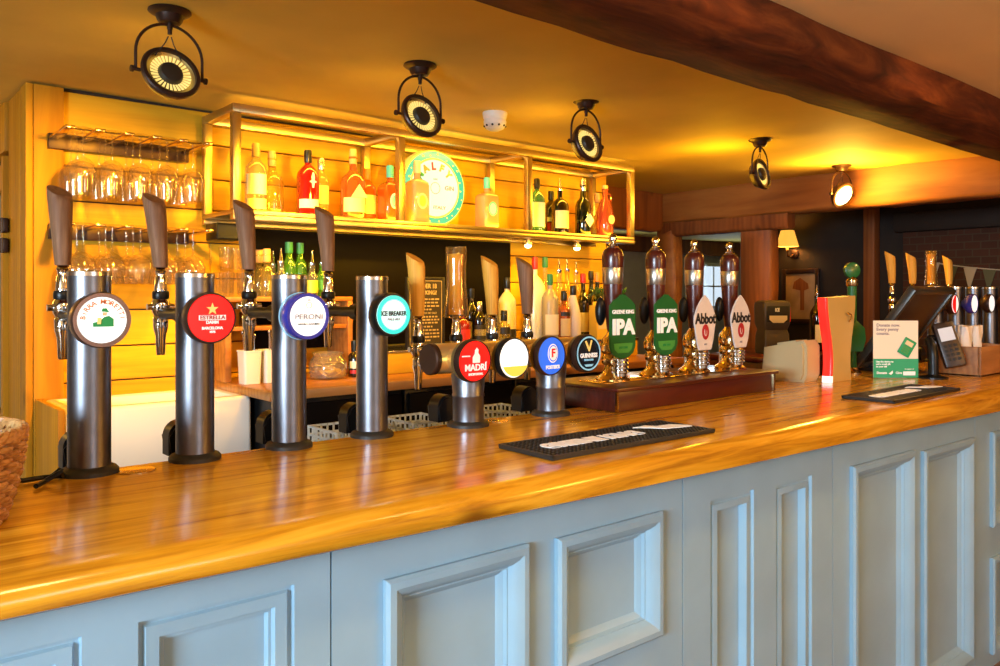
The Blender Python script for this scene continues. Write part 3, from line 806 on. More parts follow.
# wicker basket
t = thing('wicker_basket', 'round woven wicker basket standing on the near end of the worktop', 'basket', (.095, 1.44, CT))
b = MB(); R0, R1, HB = .118, .146, .132; NS = 40
for k in range(15):
    zz = .006 + k * (HB - .012) / 14; f = zz / HB; rr = R0 + (R1 - R0) * math.sin(f * PI * .5)
    pts = []
    for j in range(NS * 3):
        a = 2 * PI * j / (NS * 3)
        w = .0045 * math.sin(a * NS / 2 + PI * k)
        pts.append(((rr + w) * math.cos(a), (rr + w) * math.sin(a), zz))
    b.tube(pts, .0048, 6, True)
b.ob('weave', WICKER, t)
b = MB()
for j in range(NS):
    a = 2 * PI * j / NS
    b.tube([((R0 + (R1 - R0) * math.sin(f * PI * .5)) * math.cos(a), (R0 + (R1 - R0) * math.sin(f * PI * .5)) * math.sin(a), f * HB) for f in (.02, .3, .6, 1)], .0035, 6)
s = b.ob('stakes', WICKER, t)
b = MB()
for ph in (0, PI):
    b.tube([((R1 + .004 * math.cos(a * 24 + ph)) * math.cos(a), (R1 + .004 * math.cos(a * 24 + ph)) * math.sin(a), HB + .003 + .005 * math.sin(a * 24 + ph)) for a in [2 * PI * j / 150 for j in range(150)]], .006, 6, True)
b.ob('rim', WICKER, t)
MB().lathe([(R0 - .004, .002), (R0 - .004, .008), (0, .008)], seg=40).ob('base', WICKER, t)
# cable by the basket
b = MB(); b.tube([(.29, 1.60, CT + .005), (.31, 1.63, CT + .006), (.335, 1.625, CT + .02), (.345, 1.655, CT + .006), (.315, 1.67, CT + .005), (.28, 1.66, CT + .006), (.265, 1.69, CT + .005)], .0045, 8)
b.tube([(.33, 1.675, CT + .005), (.345, 1.69, CT + .012), (.36, 1.66, CT + .005)], .004, 8)
tag(b.ob('power_cable', BLACK), 'short black cable lying on the worktop between basket and white-badged tower', 'cable')

# pint-shaped lit font
t = thing('pint_shaped_font', 'gold pint glass shaped beer font with glowing red edge', 'beer font', (3.09, 1.555, CT))
prof = [(0, .090), (.02, .088), (.07, .083), (.11, .084), (.17, .095), (.23, .112), (.29, .124), (.335, .126)]
def sect(w, d, z, x0=None, n=8, sk=0):
    x0 = -w if x0 is None else x0
    c = min(.018, (w - x0) * .45); pts = []
    for (cx, cy, a0) in ((w - c, d - c, 0), (x0 + c, d - c, 90), (x0 + c, -d + c, 180), (w - c, -d + c, 270)):
        for k in range(n + 1):
            a = math.radians(a0 + 90 * k / n); pts.append((cx + c * math.cos(a), cy + c * math.sin(a), z + sk * (cx + c * math.cos(a))))
    return pts
MB().loft([sect(w, .018, z, sk=.03 * max(0, z - .26) / .075) for z, w in prof]).ob('font_body', BRONZEF, t, ang=50)
MB().loft([sect(-w + .014, .0192, z, x0=-w - .003, sk=.03 * max(0, z - .26) / .075) for z, w in prof[1:]]).ob('lit_edge', REDGLOW, t, ang=50)
MB().loft([sect(-w + .016, .0205, z, x0=-w - .004) for z, w in [(0.0, .090), (.024, .088)]]).ob('white_foot', WHITELIT, t, ang=50)
MB().tube([(.03, -.025, .27), (.05, -.029, .262), (.056, -.029, .245), (.045, -.025, .235)], .004, 8).ob('drip_emblem', BRASS, t)

# charity card
rz = -math.radians(40.4)
t = thing('charity_card', 'cream and green charity card with a drawn card reader, propped before the till', 'sign', (3.375, 1.452, CT + .001), rz)
MB().box(-.0925, .0925, 0, .003, 0, .235, .0008).ob('card_sheet', CARDW, t, smooth=False)
MB().box(-.0925, .0925, -.0008, -.0001, .0, .078).ob('green_band', CARDG, t, smooth=False)
MB().box(-.05, .05, .0035, .05, 0, .004).box(-.05, .05, .0035, .006, .004, .12).ob('card_stand', SCREEN, t, smooth=False)
for s_, z in (('Donate now.', .216), ('Every penny', .199), ('counts.', .182)):
    text(s_, .0185, INKG, t, (-.08, -.0006, z), align='LEFT', bold=.0003)
M = Matrix.Rotation(math.radians(30), 4, 'Y')
d = MB().box(-.026, .026, -.004, -.0005, -.036, .036, .003).xf(Matrix.Translation((.045, 0, .125)) @ M).ob('drawn_reader', GREEN, t)
MB().box(-.016, .016, -.0055, -.0042, .008, .026).xf(Matrix.Translation((.045, 0, .125)) @ M).ob('reader_screen', LABELC, d, smooth=False)
b = MB()
for i in range(3):
    for j in range(3): b.box(-.015 + i * .011, -.007 + i * .011, -.0055, -.0042, -.026 + j * .010, -.019 + j * .010)
b.xf(Matrix.Translation((.045, 0, .125)) @ M).ob('reader_keys', GREENLT, d, smooth=False)
for s_, z in (('Use the device to', .066), ('add a small gift', .056), ('to your bill', .046)):
    text(s_, .010, INKW, t, (-.082, -.0014, z), align='LEFT', bold=.0002)
text('Donate', .014, INKW, t, (-.058, -.0014, .020), bold=.0003)
shape(t, [(-.012, .018), (-.004, .022), (.004, .030), (.006, .020), (-.002, .012)], -.018, -.001, 0, INKW)
text('Give', .014, INKW, t, (.012, -.0014, .020), bold=.0002)
text('in support of', .007, INKW, t, (.055, -.0014, .036))
MB().box(.030, .080, -.0016, -.0009, .010, .026).ob('white_logo', INKW, t, smooth=False)

# till: touchscreen seen from behind, tilted
t = thing('touchscreen_till', 'dark tilted touchscreen till behind the charity card', 'till', (3.69, 1.60, CT))
rise, run = .335, .24; Lt = math.hypot(rise, run); a = math.atan2(run, rise)
M = Matrix.Translation((0, .07, .035)) @ Matrix.Rotation(a, 4, 'X')
w = .215
MB().box(-w, w, -.012, .012, 0, Lt, .006).xf(M).ob('screen_shell', TILLM, t)
b = MB()
b.box(-w - .004, -w + .022, -.022, .014, -.004, Lt + .004, .006).box(w - .022, w + .004, -.022, .014, -.004, Lt + .004, .006).box(-w, w, -.022, .014, Lt - .02, Lt + .004, .006).box(-w, w, -.022, .014, -.004, .02, .006)
b.xf(M).ob('screen_frame', TILLE, t)
MB().box(-.1, .1, -.016, -.012, .06, .2, .003).xf(M).ob('rear_cover', BLACKM, t)
MB().box(-.13, .13, -.06, .10, 0, .03, .008).box(-.05, .05, .0, .06, .025, .10, .008).ob('till_base', BLACK, t)

# receipt printer, cream
t = thing('receipt_printer', 'cream plastic receipt printer between mahogany box and pint shaped font', 'printer', (2.965, 1.69, CT))
b = MB(); b.prism([(-.085, .0), (.085, .0), (.095, .03), (.085, .13), (-.085, .165), (-.10, .14), (-.10, .03)], -.06, .06, 'yz', .012)
b.ob('printer_body', PLASTICW, t)
MB().box(-.04, .04, -.087, -.06, .100, .106).ob('paper_slot', BLACK, t)
MB().prism([(-.05, .157), (.03, .143), (.03, .150), (-.05, .164)], -.045, .045, 'yz', .002).ob('printer_lid', PLASTICW, t)

# card reader on its stand
t = thing('card_reader', 'black handheld card payment terminal on a short stand', 'card reader', (3.475, 1.345, CT))
MB().lathe([(.055, 0), (.055, .006), (.03, .012), (.022, .016), (0, .016)], seg=28).ob('stand_base', BLACK, t)
MB().tube([(0, 0, .012), (0, 0, .09), (0, .004, .13), (.012, .022, .155), (.055, .036, .163), (.106, .004, .160)], [.02, .02, .019, .016, .013, .013], 12).ob('stand_pole', BLACK, t)
M = Matrix.Translation((.085, -.055, .045)) @ Matrix.Rotation(-.9, 4, 'Z') @ Matrix.Rotation(-.22, 4, 'Y') @ Matrix.Rotation(-.25, 4, 'X')
MB().box(-.040, .040, -.018, .018, 0, .19, .008).xf(M).ob('terminal_body', TILLM, t)
MB().box(-.028, .028, -.0195, -.018, .11, .165).xf(M).ob('terminal_screen', SCREEN, t)
b = MB()
for i in range(3):
    for j in range(4): b.box(-.027 + i * .02, -.013 + i * .02, -.0205, -.0182, .025 + j * .019, .037 + j * .019, .001)
b.xf(M).ob('keypad', BLACKM, t)

# wooden condiment box with napkins
t = thing('wooden_box', 'open wooden box with napkins beside the card reader', 'box', (3.82, 1.33, CT))
b = MB(); X, Yb, Hh = .16, .10, .125
b.box(-X, X, -Yb, -Yb + .012, .0, Hh, .002).box(-X, X, Yb - .012, Yb, 0, Hh, .002).box(-X, -X + .012, -Yb + .012, Yb - .012, 0, Hh, .002).box(X - .012, X, -Yb + .012, Yb - .012, 0, Hh, .002).box(-X, X, -Yb, Yb, 0, .008)
b.ob('box_walls', BOXWOOD, t)
for k, (x, y, tw) in enumerate([(-.093, .045, .1), (-.093, -.025, -.1), (.01, .04, .1), (.01, -.03, -.1)]):
    M = Matrix.Translation((x, y, .0095)) @ Matrix.Rotation(tw, 4, 'Z') @ Matrix.Rotation((.05, -.06, .06, -.05)[k], 4, 'Y')
    rings = []
    for i in range(7):
        zz = .2 * i / 6; ww = .042 - .012 * abs(math.sin(i * 1.3 + k))
        rings.append([M @ Vector((ww * math.cos(q), .014 * math.sin(q) + .006 * math.sin(3 * q + i), zz)) for q in [2 * PI * j / 12 for j in range(12)]])
    tag(MB().loft(rings).ob('napkin', PAPER), ['crumpled paper napkin in the wooden box, closest to the card reader', 'paper napkin in the wooden box, second from the card reader', 'paper napkin in the wooden box, third from the card reader', 'paper napkin in the wooden box, farthest from the card reader'][k], 'napkin', None, (3.82, 1.33, CT))

# slim green font behind the pint shaped font
t = thing('green_font', 'slim dark green beer font with round top, behind the pint shaped font', 'beer font', (3.395, 1.645, CT), -.6)
MB().lathe([(.04, 0), (.04, .008), (.03, .016), (.022, .03), (0, .03)], seg=24).ob('font_base', BRASS, t)
MB().lathe([(.019, .02), (.019, .38), (.022, .395), (0, .396)], seg=24).ob('font_column', GREENCLIP, t)
MB().lathe([(.023, .38), (.025, .388), (.025, .405), (.018, .41), (.012, .42), (0, .42)], seg=24).ob('gold_collar', BRASS, t)
MB().lathe([(.028, -.012), (.034, -.008), (.034, .008), (.028, .012), (0, .012)], (0, 0, .448), (0, -1, 0), 28).ob('round_top', GREENCLIP, t)
MB().prism([(-.03, .10), (.03, .10), (.045, .15), (.04, .2), (.0, .235), (-.04, .2), (-.045, .15)], -.035, -.022, 'xz', .003).ob('green_badge', GREENCLIP, t, ang=30)
MB().cyl((0, -.022, .16), (0, 0, .16), .008).ob('badge_arm', BRASS, t)

# ------------------------------------------------------------------ ceiling spotlights and detector
def spotlight(x, y, tilt, label, rz=.03, lit=False):
    t = thing('ceiling_spotlight', label, 'spotlight', (x, y, CEIL + .002), rz)
    MB().lathe([(0, .004), (.055, .004), (.057, -.003), (.051, -.008), (.038, -.013), (.033, -.027), (.028, -.034), (0, -.034)], seg=36).ob('canopy', IRON, t)
    MB().cyl((0, 0, -.033), (0, 0, -.05), .0075).cyl((0, 0, -.045), (0, 0, -.064), .006).ob('stem', IRON, t)
    pz, R = -.176, .090
    pts = [(-R, 0, pz - .004), (-R, 0, pz + .025)] + [(-R * math.cos(q), 0, pz + .05 + (R - .002) * math.sin(q)) for q in [PI * k / 22 for k in range(0, 23)]] + [(R, 0, pz + .025), (R, 0, pz - .004)]
    MB().tube(pts, .0042, 8).ob('yoke', IRON, t)
    for s_ in (-1, 1):
        MB().cyl((s_ * .078, 0, pz), (s_ * .100, 0, pz), .005).cyl((s_ * .096, 0, pz), (s_ * .103, 0, pz), .009).ob('pivot_screw', IRON, t)
    n = Vector((0, -math.cos(tilt), math.sin(tilt))) if not lit else Vector((0, -math.cos(tilt), -math.sin(tilt))); o = (0, 0, pz)     # n: the side turned to the customers
    u, v, _ = basis(n)
    body = MB().lathe([(.058, -.030), (.060, -.026), (.073, -.007), (.079, .004), (.080, .014), (.077, .019), (.067, .019), (.066, .010), (.064, .004)], o, n, 44, caps=False).ob('lamp_ring', IRON, t)
    MB().lathe([(.0655, .010), (.053, .0), (.034, -.014), (0, -.016)], o, n, 44, caps=False).ob('reflector', REFL, body)
    if lit:
        MB().lathe([(.062, .016), (.055, .024), (.03, .03), (0, .032)], o, n, 36).ob('lit_lens', BULB, body)
    else:
        fins = MB(); N = 30
        for k in range(N):
            a = 2 * PI * k / N; du = u * math.cos(a) + v * math.sin(a); dv = -u * math.sin(a) + v * math.cos(a)
            P = Vector(o)
            ri, ro = .034, .055
            p = [P + du * ri + n * .004 - dv * .0022, P + du * ri + n * .004 + dv * .0022, P + du * ro + n * .008 + dv * .0036, P + du * ro + n * .008 - dv * .0036]
            fins.loft([p, [q + n * .002 for q in p]])
        MB().lathe([(.058, -.0265), (.056, -.024), (0, -.024)], o, n, 36).ob('lamp_lens', WARMGLOW, body)
        fins.ob('reflector_fins', LEDPETAL, body, smooth=False)
        MB().lathe([(.033, -.012), (.033, .012), (.029, .019), (.016, .022), (0, .022)], o, n, 32).ob('lamp_hub', LENSHUB, body)
    for s_ in (-1, 1):
        e = Vector(o) + v * 0 + Vector((s_ * .05, 0, 0)) - n * .012 + Vector((0, .02, .03))
        MB().tube([(s_ * .004, 0, -.07), (s_ * .012, .004, -.09), (s_ * .035, .012, -.125), tuple(e)], .0016, 6).ob('cable', BLACKM, t)
    return t
R_ = math.radians
spotlight(.736, 2.269, R_(22), 'dark bronze ceiling spotlight above the stemmed glass racks')
spotlight(1.559, 2.252, R_(20), 'dark bronze ceiling spotlight beside the white smoke detector', rz=.05)
spotlight(2.348, 2.225, R_(16), 'dark bronze ceiling spotlight above the rose bottle end of the gantry', rz=.06)
spotlight(3.606, 2.218, R_(12), 'dark bronze ceiling spotlight seen edge-on between gantry and cross beam', rz=.12)
spotlight(4.70, 2.34, R_(30), 'glowing ceiling spotlight in front of the brown cross beam', rz=-.2, lit=True)
t = thing('smoke_detector', 'white domed smoke detector on the ceiling', 'smoke detector', (2.194, 2.611, CEIL + .003))
MB().lathe([(0, .0), (.052, 0), (.053, -.012), (.050, -.03), (.046, -.036), (0, -.036)], seg=36).ob('detector_base', WHITE, t)
MB().lathe([(.046, -.036), (.049, -.045), (.047, -.06), (.036, -.076), (.018, -.084), (0, -.086)], seg=36).ob('detector_dome', WHITE, t)
b = MB()
for k in range(10):
    a = 2 * PI * k / 10; b.sph((.0445 * math.cos(a), .0445 * math.sin(a), -.064), .005, seg=8, rings=6)
b.ob('detector_vents', BLACK, t)

# ------------------------------------------------------------------ gantry shelf
GX0, GX1, GY0, GY1 = 1.233, 3.575, 3.035, 3.335
GPX = [1.233, 1.993, 2.772, 3.575]
t = thing('gantry_shelf', 'brass framed gantry shelf holding spirit bottles along the pine wall', 'shelf', (2.4, 3.185, 1.735))
ox, oy, oz = 2.4, 3.185, 1.735
def gb(x0, x1, y0, y1, z0, z1, nm, m=GANTRY, bev=.002): return MB().box(x0 - ox, x1 - ox, y0 - oy, y1 - oy, z0 - oz, z1 - oz, bev).ob(nm, m, t)
h = .0165
for x in GPX:
    gb(x - h, x + h, GY0 - h, GY0 + h, 1.776, 2.152, 'post')
    gb(x - h, x + h, GY1 - h, GY1 + h, 1.776, 2.152, 'post')
    gb(x - h, x + h, GY0 + h, GY1 - h, 2.1525, 2.185, 'top_crossbar')
gb(GX0 - h, GX1 + h, GY0 - h, GY0 + h, 2.1525, 2.1855, 'top_rail')
gb(GX0 - h, GX1 + h, GY1 - h, GY1 + h, 2.1525, 2.1855, 'top_rail')
gb(GX0 - h, GX1 + h, GY0 - h, GY1 + h, 1.757, 1.7755, 'shelf_plate')
gb(GX0 - h, GX1 + h, GY0 - h - .002, GY0 + h, 1.735, 1.7565, 'front_rail')
gb(GX0 - h, GX1 + h, GY1 - h, GY1 + h, 1.735, 1.7565, 'back_rail')
gb(GX0 + .02, GX1 - .02, GY0 + h, GY0 + h + .012, 2.156, 2.166, 'fill_strip', WARMGLOW, 0)  # glowing strips added on the rails to go with the gantry fill lights
gb(GX0 + .02, GX1 - .02, GY0 + h, GY0 + h + .012, 1.742, 1.750, 'fill_strip', WARMGLOW, 0)

def at(px, y):                      # x on the plane y that the photo's column px looks at
    a = (px - 500) / 800; return y * (math.sin(th) * a + math.cos(th)) / (-math.cos(th) * a + math.sin(th))
SZ = 1.7765

def label_patch(parent, R, z0, z1, m, a0=-165, a1=-50, name='bottle_label', n=14, sq=False):
    if sq:
        return MB().box(-R * .82, R * .82, -R - .0012, -R - .0002, z0, z1).ob(name, m, parent, smooth=False)
    b = MB(); ra = []
    for rr in (R + .0004, R + .0012):
        ra.append([(rr * math.cos(math.radians(a0 + (a1 - a0) * k / n)), rr * math.sin(math.radians(a0 + (a1 - a0) * k / n))) for k in range(n + 1)])
    loop = ra[1] + ra[0][::-1]
    b.prism([(p[0], p[1]) for p in loop], z0, z1, 'xy')
    return b.ob(name, m, parent)

def bottle(label, x, y, z, H, R, gm, cm, kind='round', labels=(), cat='bottle', rz=0., group=None, name='spirit_bottle', capm2=None):
    t = thing(name, label, cat, (x, y, z), rz, group)
    nr = .0135
    P = {'round': [(R * .9, 0), (R, .006), (R, .60 * H), (R * .93, .66 * H), (R * .6, .73 * H), (nr, .78 * H), (nr * .95, .90 * H), (nr * 1.15, .91 * H), (nr * 1.15, .93 * H)],
         'wine': [(R * .9, 0), (R, .006), (R, .55 * H), (R * .9, .62 * H), (R * .55, .69 * H), (nr, .75 * H), (nr * .95, .93 * H), (nr, .95 * H)],
         'squat': [(R * .95, 0), (R, .008), (R, .52 * H), (R * .85, .60 * H), (R * .45, .66 * H), (nr * 1.2, .70 * H), (nr * 1.2, .86 * H), (nr * 1.4, .87 * H), (nr * 1.4, .89 * H)],
         'jug': [(R * .9, 0), (R * .97, .01), (R, .3 * H), (R * .96, .5 * H), (R * .7, .66 * H), (nr * 1.3, .76 * H), (nr * 1.3, .9 * H), (nr * 1.6, .91 * H), (nr * 1.6, .93 * H)],
         'flute': [(R * .95, 0), (R, .006), (R, .35 * H), (R * .92, .5 * H), (R * .66, .66 * H), (nr * 1.2, .82 * H), (nr, .93 * H)]}
    if kind in P:
        MB().lathe(P[kind], seg=28).ob('bottle_body', gm, t)
        top = P[kind][-1][1]
    else:
        rings = []
        for w, zz in ((R * .96, 0), (R, .006), (R, .60 * H), (R * .93, .65 * H), (R * .6, .69 * H), (nr * 1.1, .72 * H), (nr * 1.1, .92 * H)):
            c = min(w * .35, .015) if w > .02 else w * .98
            rings.append([p for p in sect2(w, c, zz)])
        MB().loft(rings).ob('bottle_body', gm, t, ang=50)
        top = .92 * H
    sq = kind == 'square'
    if cm == 'pourer':
        MB().lathe([(.0125, top - .004), (.0145, top + .004), (.0145, top + .014), (.008, top + .02), (.004, top + .05), (.0035, top + .07), (0, top + .07)], seg=16).ob('pourer', CHROME, t)
    elif cm:
        MB().lathe([(nr * 1.15, top - .035), (nr * 1.25, top - .03), (nr * 1.25, top + .012), (nr * 1.1, H), (0, H)], seg=20).ob('bottle_cap', cm, t)
    for (z0, z1, m) in labels:
        label_patch(t, R * (1.0 if z1 < .6 else 1), z0 * H, z1 * H, m, sq=sq)
    return t
def sect2(w, c, z, n=4):
    pts = []
    for (cx, cy, a0) in ((w - c, w - c, 0), (-w + c, w - c, 90), (-w + c, -w + c, 180), (w - c, -w + c, 270)):
        for k in range(n + 1):
            a = math.radians(a0 + 90 * k / n); pts.append((cx + c * math.cos(a), cy + c * math.sin(a), z))
    return pts

B = bottle
B('clear gin bottle with white and orange label, beside the near end post of the gantry', at(256, 3.14), 3.14, SZ, .285, .044, GCLEAR, CORK, 'round', [(.26, .55, LABELW), (.05, .2, LABELC)])
B('plain pale gold bottle on the gantry, behind the clear gin bottle', at(272, 3.19), 3.19, SZ, .27, .048, GYEL, CORK, 'squat')
t = B('red bottle with white band label on the gantry', at(308, 3.14), 3.14, SZ, .285, .047, GRED, CAPK, 'round', [(.12, .25, LABELW)])
shape(t, [(-.004, .12), (.004, .12), (.006, .14), (.018, .145), (.006, .152), (.008, .165), (.003, .185), (-.003, .185), (-.008, .165), (-.006, .152), (-.018, .145), (-.006, .14)], 0, -.0475, 0, LABELW, 'printed_emblem')
B('slim clear bottle with silver top on the gantry, behind the red bottle', at(321, 3.24), 3.24, SZ, .275, .036, GCLEAR, CAPS, 'round', [(.25, .55, LABELC)])
t = B('wide amber bottle with pointed cream label on the gantry', at(353, 3.14), 3.14, SZ, .315, .056, GAMB, CORK, 'squat', [(.10, .30, LABELC)])
shape(t, [(-.042, .095), (.042, .095), (0, .155)], 0, -.0563, 0, LABELC, 'pointed_label')
B('orange bottle with red cap on the gantry, tucked behind the wide amber bottle', at(367, 3.22), 3.22, SZ, .25, .042, GORG, CAPO, 'round', [(.15, .5, LABELC)])
def oval_label(t, m1, m2, R, z):
    disc(t, 0, -R - .0004, z, .033, m1, 'oval_label', sx=.85, sz=1.1); disc(t, 0, -R - .0011, z, .023, m2, 'label_centre', sx=.8, sz=1.15)
t = B('opaque orange bottle with teal and white oval label, beside the round lit sign', at(390, 3.14), 3.14, SZ, .262, .045, GORG, LABELT, 'square'); oval_label(t, LABELW, LABELT, .045, .095)
t = B('pale peach bottle standing in front of the round lit sign', at(417, 3.09), 3.09, SZ, .29, .045, GPINK, LABELC, 'square'); oval_label(t, LABELC, LABELY, .045, .10)
t = B('pale peach bottle with teal label, alone beyond the round lit sign', at(487, 3.14), 3.14, SZ, .262, .047, GPINK, LABELT, 'square'); oval_label(t, LABELT, LABELW, .047, .1)
B('sea green bottle with white label on the gantry, by the third front post', at(537, 3.14), 3.14, SZ, .29, .043, GTANG, CAPK, 'round', [(.1, .55, LABELW)])
B('dark brown bottle with cream label and spout on the gantry', at(560, 3.14), 3.14, SZ, .255, .048, GDARK, 'pourer', 'round', [(.12, .5, LABELC)])
B('dark bottle with red label on the gantry, half behind the dark brown bottle', at(551, 3.24), 3.24, SZ, .25, .042, GDARK, CAPK, 'round', [(.05, .28, LABELR), (.3, .4, LABELW)])
t = B('black green bottle with white diamond label and silver cap on the gantry', at(583, 3.14), 3.14, SZ, .32, .045, GDKGRN, CAPS, 'squat')
shape(t, [(-.03, .085), (.008, .045), (.042, .085), (.008, .125)], 0, -.0458, 0, LABELW, 'diamond_label')
t = B('rose coloured jug-shaped bottle at the far end of the gantry', at(605, 3.14), 3.14, SZ, .30, .050, GROSE, CORK, 'jug'); disc(t, 0, -.0503, .10, .026, LABELC, 'round_label')
MB().tube([(.022, 0, .25), (.045, 0, .25), (.05, 0, .22), (.04, 0, .19)], .006, 8).ob('bottle_handle', GROSE, t)
B('clear bottle at the far end of the gantry, behind the rose jug bottle', at(597, 3.25), 3.25, SZ, .27, .040, GCLEAR, CORK, 'round', [(.2, .5, LABELC)])

# round lit sign
t = thing('illuminated_sign', 'round illuminated gin sign with mint green ring on the gantry', 'sign', (at(434, 3.20), 3.225, SZ))
R = .188; z = R + .001
MB().lathe([(R * .96, -.03), (R, -.025), (R, .02), (R * .985, .03), (0, .03)], (0, 0, z), (0, -1, 0), 64).ob('sign_case', YELLIT, t)
f = MB().lathe([(R * .955, .0305), (R * .955, .033), (0, .033)], (0, 0, z), (0, -1, 0), 64).ob('mint_ring', MINTLIT, t)
MB().lathe([(R * .78, .0335), (R * .78, .0345), (0, .0345)], (0, 0, z), (0, -1, 0), 64).ob('yellow_ring', YELLIT, t)
f = MB().lathe([(R * .735, .035), (R * .735, .036), (0, .036)], (0, 0, z), (0, -1, 0), 64).ob('sign_face', SIGNLIT, t)
for i, (ch, m) in enumerate(zip('MALFY', [GREENI, INKO, INKR, LABELO, LABELO])):
    a = math.radians(150 - i * 27); tx = textmesh(ch, .05, .0008, bold=.0025)
    tx.transform(Matrix.Translation((.105 * math.cos(a), -.0372, z + .105 * math.sin(a))) @ Matrix.Rotation(-(a - PI / 2), 4, 'Y') @ FACE_Y); link('lettering', tx, m, f, False)
ring(f, 0, -.0362, z - .0, .026, .029, INKG, 'centre_ring')
text('GIN', .03, INKG, f, (.085, -.0372, z + .004), fit=.055, bold=.0006)
text('GIN', .03, INKG, f, (-.085, -.0372, z + .004), fit=.055, bold=.0006)
text('ITALY', .022, INKG, f, (.025, -.0372, z - .095), fit=.075, bold=.0004)
text('con', .018, INKG, f, (0, -.0372, z + .045))
rnd = random.Random(4); b = MB()
for k in range(22):
    a = 2 * PI * k / 22 + rnd.uniform(-.05, .05); rr = R * rnd.uniform(.83, .91)
    b.prism(circ(rnd.uniform(.003, .006), 7, rr * math.cos(a), z + rr * math.sin(a), 1, 1.0), -.0332, -.0342)
b.ob('fruit_pattern', YELLIT, f)
# small black box below the gantry
t = thing('black_speaker', 'small black speaker box fixed under the near end of the gantry', 'speaker', (1.27, 3.245, 1.665))
MB().box(-.055, .055, -.06, .06, 0, .0695, .006).ob('speaker_case', BLACK, t)
MB().box(-.048, .048, -.0625, -.0602, .008, .06).ob('speaker_grille', BLACKM, t)

# ------------------------------------------------------------------ hanging glass racks
def glass_rack(z, label):
    t = thing('glass_rack', label, 'glass rack', (.90, 3.20, z))
    MB().box(-.255, .255, .125, .1475, -.045, .012, .002).ob('rack_batten', IRON, t)  # dark colour stands in for the shadow on the batten
    for k in range(6):
        x = -.24 + k * .096
        MB().box(x - .016, x + .016, -.145, .1245, -.012, -.002, .002).ob('rack_rail', BRASS, t)
    return t
glass_rack(2.03, 'upper hanging glass rack on the pine wall')
glass_rack(1.695, 'lower hanging glass rack on the pine wall')
def wine_glass(x, y, z, label, group, hh=.225, r=.040):
    """hangs by its foot: z is the underside height of the foot"""
    t = thing('wine_glass', label, 'glass', (x, y, z), 0, group)
    MB().lathe([(0, .004), (.034, .002), (.0345, 0), (.006, -.003), (.004, -.008)], seg=24, caps=False).ob('foot', GWINE, t)
    MB().lathe([(.0045, -.006), (.0035, -.03), (.0038, -.085), (.006, -.100)], seg=12, caps=False).ob('stem', GWINE, t)
    MB().lathe([(.004, -.099), (.022, -.107), (.036, -.122), (r, -.145), (r, -.165), (r * .86, -hh), (r * .83, -hh), (r * .96, -.165), (r * .95, -.145), (.033, -.125), (0, -.112)], seg=24, caps=False).ob('bowl', GWINE, t)
    return t
wg = [None, None]
for rk, z in ((0, 2.03), (1, 1.695)):
    for k in range(5):
        for j in range(3):
            x = .90 - .24 + (k + .5) * .096; y = 3.20 - .10 + j * .088
            zz = z - .0015
            if wg[rk] is None:
                wg[rk] = wine_glass(x, y, zz, ('stemmed wine glass hanging upside down from the upper rack', 'stemmed wine glass hanging upside down from the lower rack')[rk], ('stemmed glasses on the upper rack', 'stemmed glasses on the lower rack')[rk], (.228, .21)[rk], (.0445, .046)[rk])
            else: dup(wg[rk], (x, y, zz))

# ------------------------------------------------------------------ back bar
BZ = 1.09
o = MB().box(1.245, 3.72, 2.75, 3.348, 1.054, BZ, .004).ob('back_worktop', BACKTOP)
tag(o, 'brown wooden worktop of the back bar under the gantry', 'worktop')
def fridge(x0, x1, label):
    t = thing('bottle_fridge', label, 'fridge', ((x0 + x1) / 2, 3.08, 0))
    w = (x1 - x0) / 2 - .003
    MB().box(-w, w, -.26, .25, .02, 1.052, .006).ob('fridge_case', BLACK, t)
    MB().box(-w + .012, w - .012, -.285, -.261, .10, 1.03, .005).ob('fridge_door', DARKGLOSS, t)
    MB().tube([(-w + .05, -.286, .55), (-w + .05, -.31, .56), (-w + .05, -.31, .9), (-w + .05, -.286, .91)], .008, 8).ob('door_handle', CHROME, t)
fridge(1.29, 1.86, 'black under-counter fridge nearest the white sink'); fridge(1.87, 2.48, 'black under-counter fridge, second from the sink'); fridge(2.49, 3.10, 'black under-counter fridge, third from the sink'); fridge(3.11, 3.70, 'black under-counter fridge, farthest from the sink')
# low glasswasher with crates
t = thing('glasswasher', 'low black glasswasher in the aisle behind the bar', 'glasswasher', (1.75, 2.49, 0))
MB().box(-.50, .50, -.22, .22, .03, .925, .01).ob('washer_case', BLACK, t)
MB().box(-.46, .46, -.24, -.221, .3, .85, .006).ob('washer_door', TILLM, t)
b = MB()
for sx in (-.45, .45):
    for sy in (-.18, .18): b.cyl((sx, sy, 0), (sx, sy, .031), .02)
b.ob('washer_feet', RUBBER, t)
def crate(x, y, label):
    t = thing('glass_crate', label, 'crate', (x, y, .926))
    b = MB(); w, d, hh = .085, .10, .062
    b.box(-w, w, -d, d, 0, .006)
    for i in range(8):
        xx = -w + 2 * w * i / 7; b.box(xx - .003, xx + .003, -d, -d + .005, 0, hh); b.box(xx - .003, xx + .003, d - .005, d, 0, hh)
        yy = -d + 2 * d * i / 7; b.box(-w, -w + .005, yy - .003, yy + .003, 0, hh); b.box(w - .005, w, yy - .003, yy + .003, 0, hh)
    for zz in (.0, .026, .054):
        b.box(-w, w, -d, -d + .005, zz, zz + .008); b.box(-w, w, d - .005, d, zz, zz + .008); b.box(-w, -w + .005, -d, d, zz, zz + .008); b.box(w - .005, w, -d, d, zz, zz + .008)
    b.ob('crate_grid', SCREENW, t, smooth=False)
SCREENW = mat('pale_crate_plastic', (.62, .66, .62), .5)
crate(1.385, 2.46, 'pale plastic glass crate on the glasswasher, between the blue and teal badge towers'); crate(1.69, 2.46, 'pale plastic glass crate on the glasswasher, past the teal badge tower'); crate(2.10, 2.46, 'pale plastic glass crate at the far end of the glasswasher')
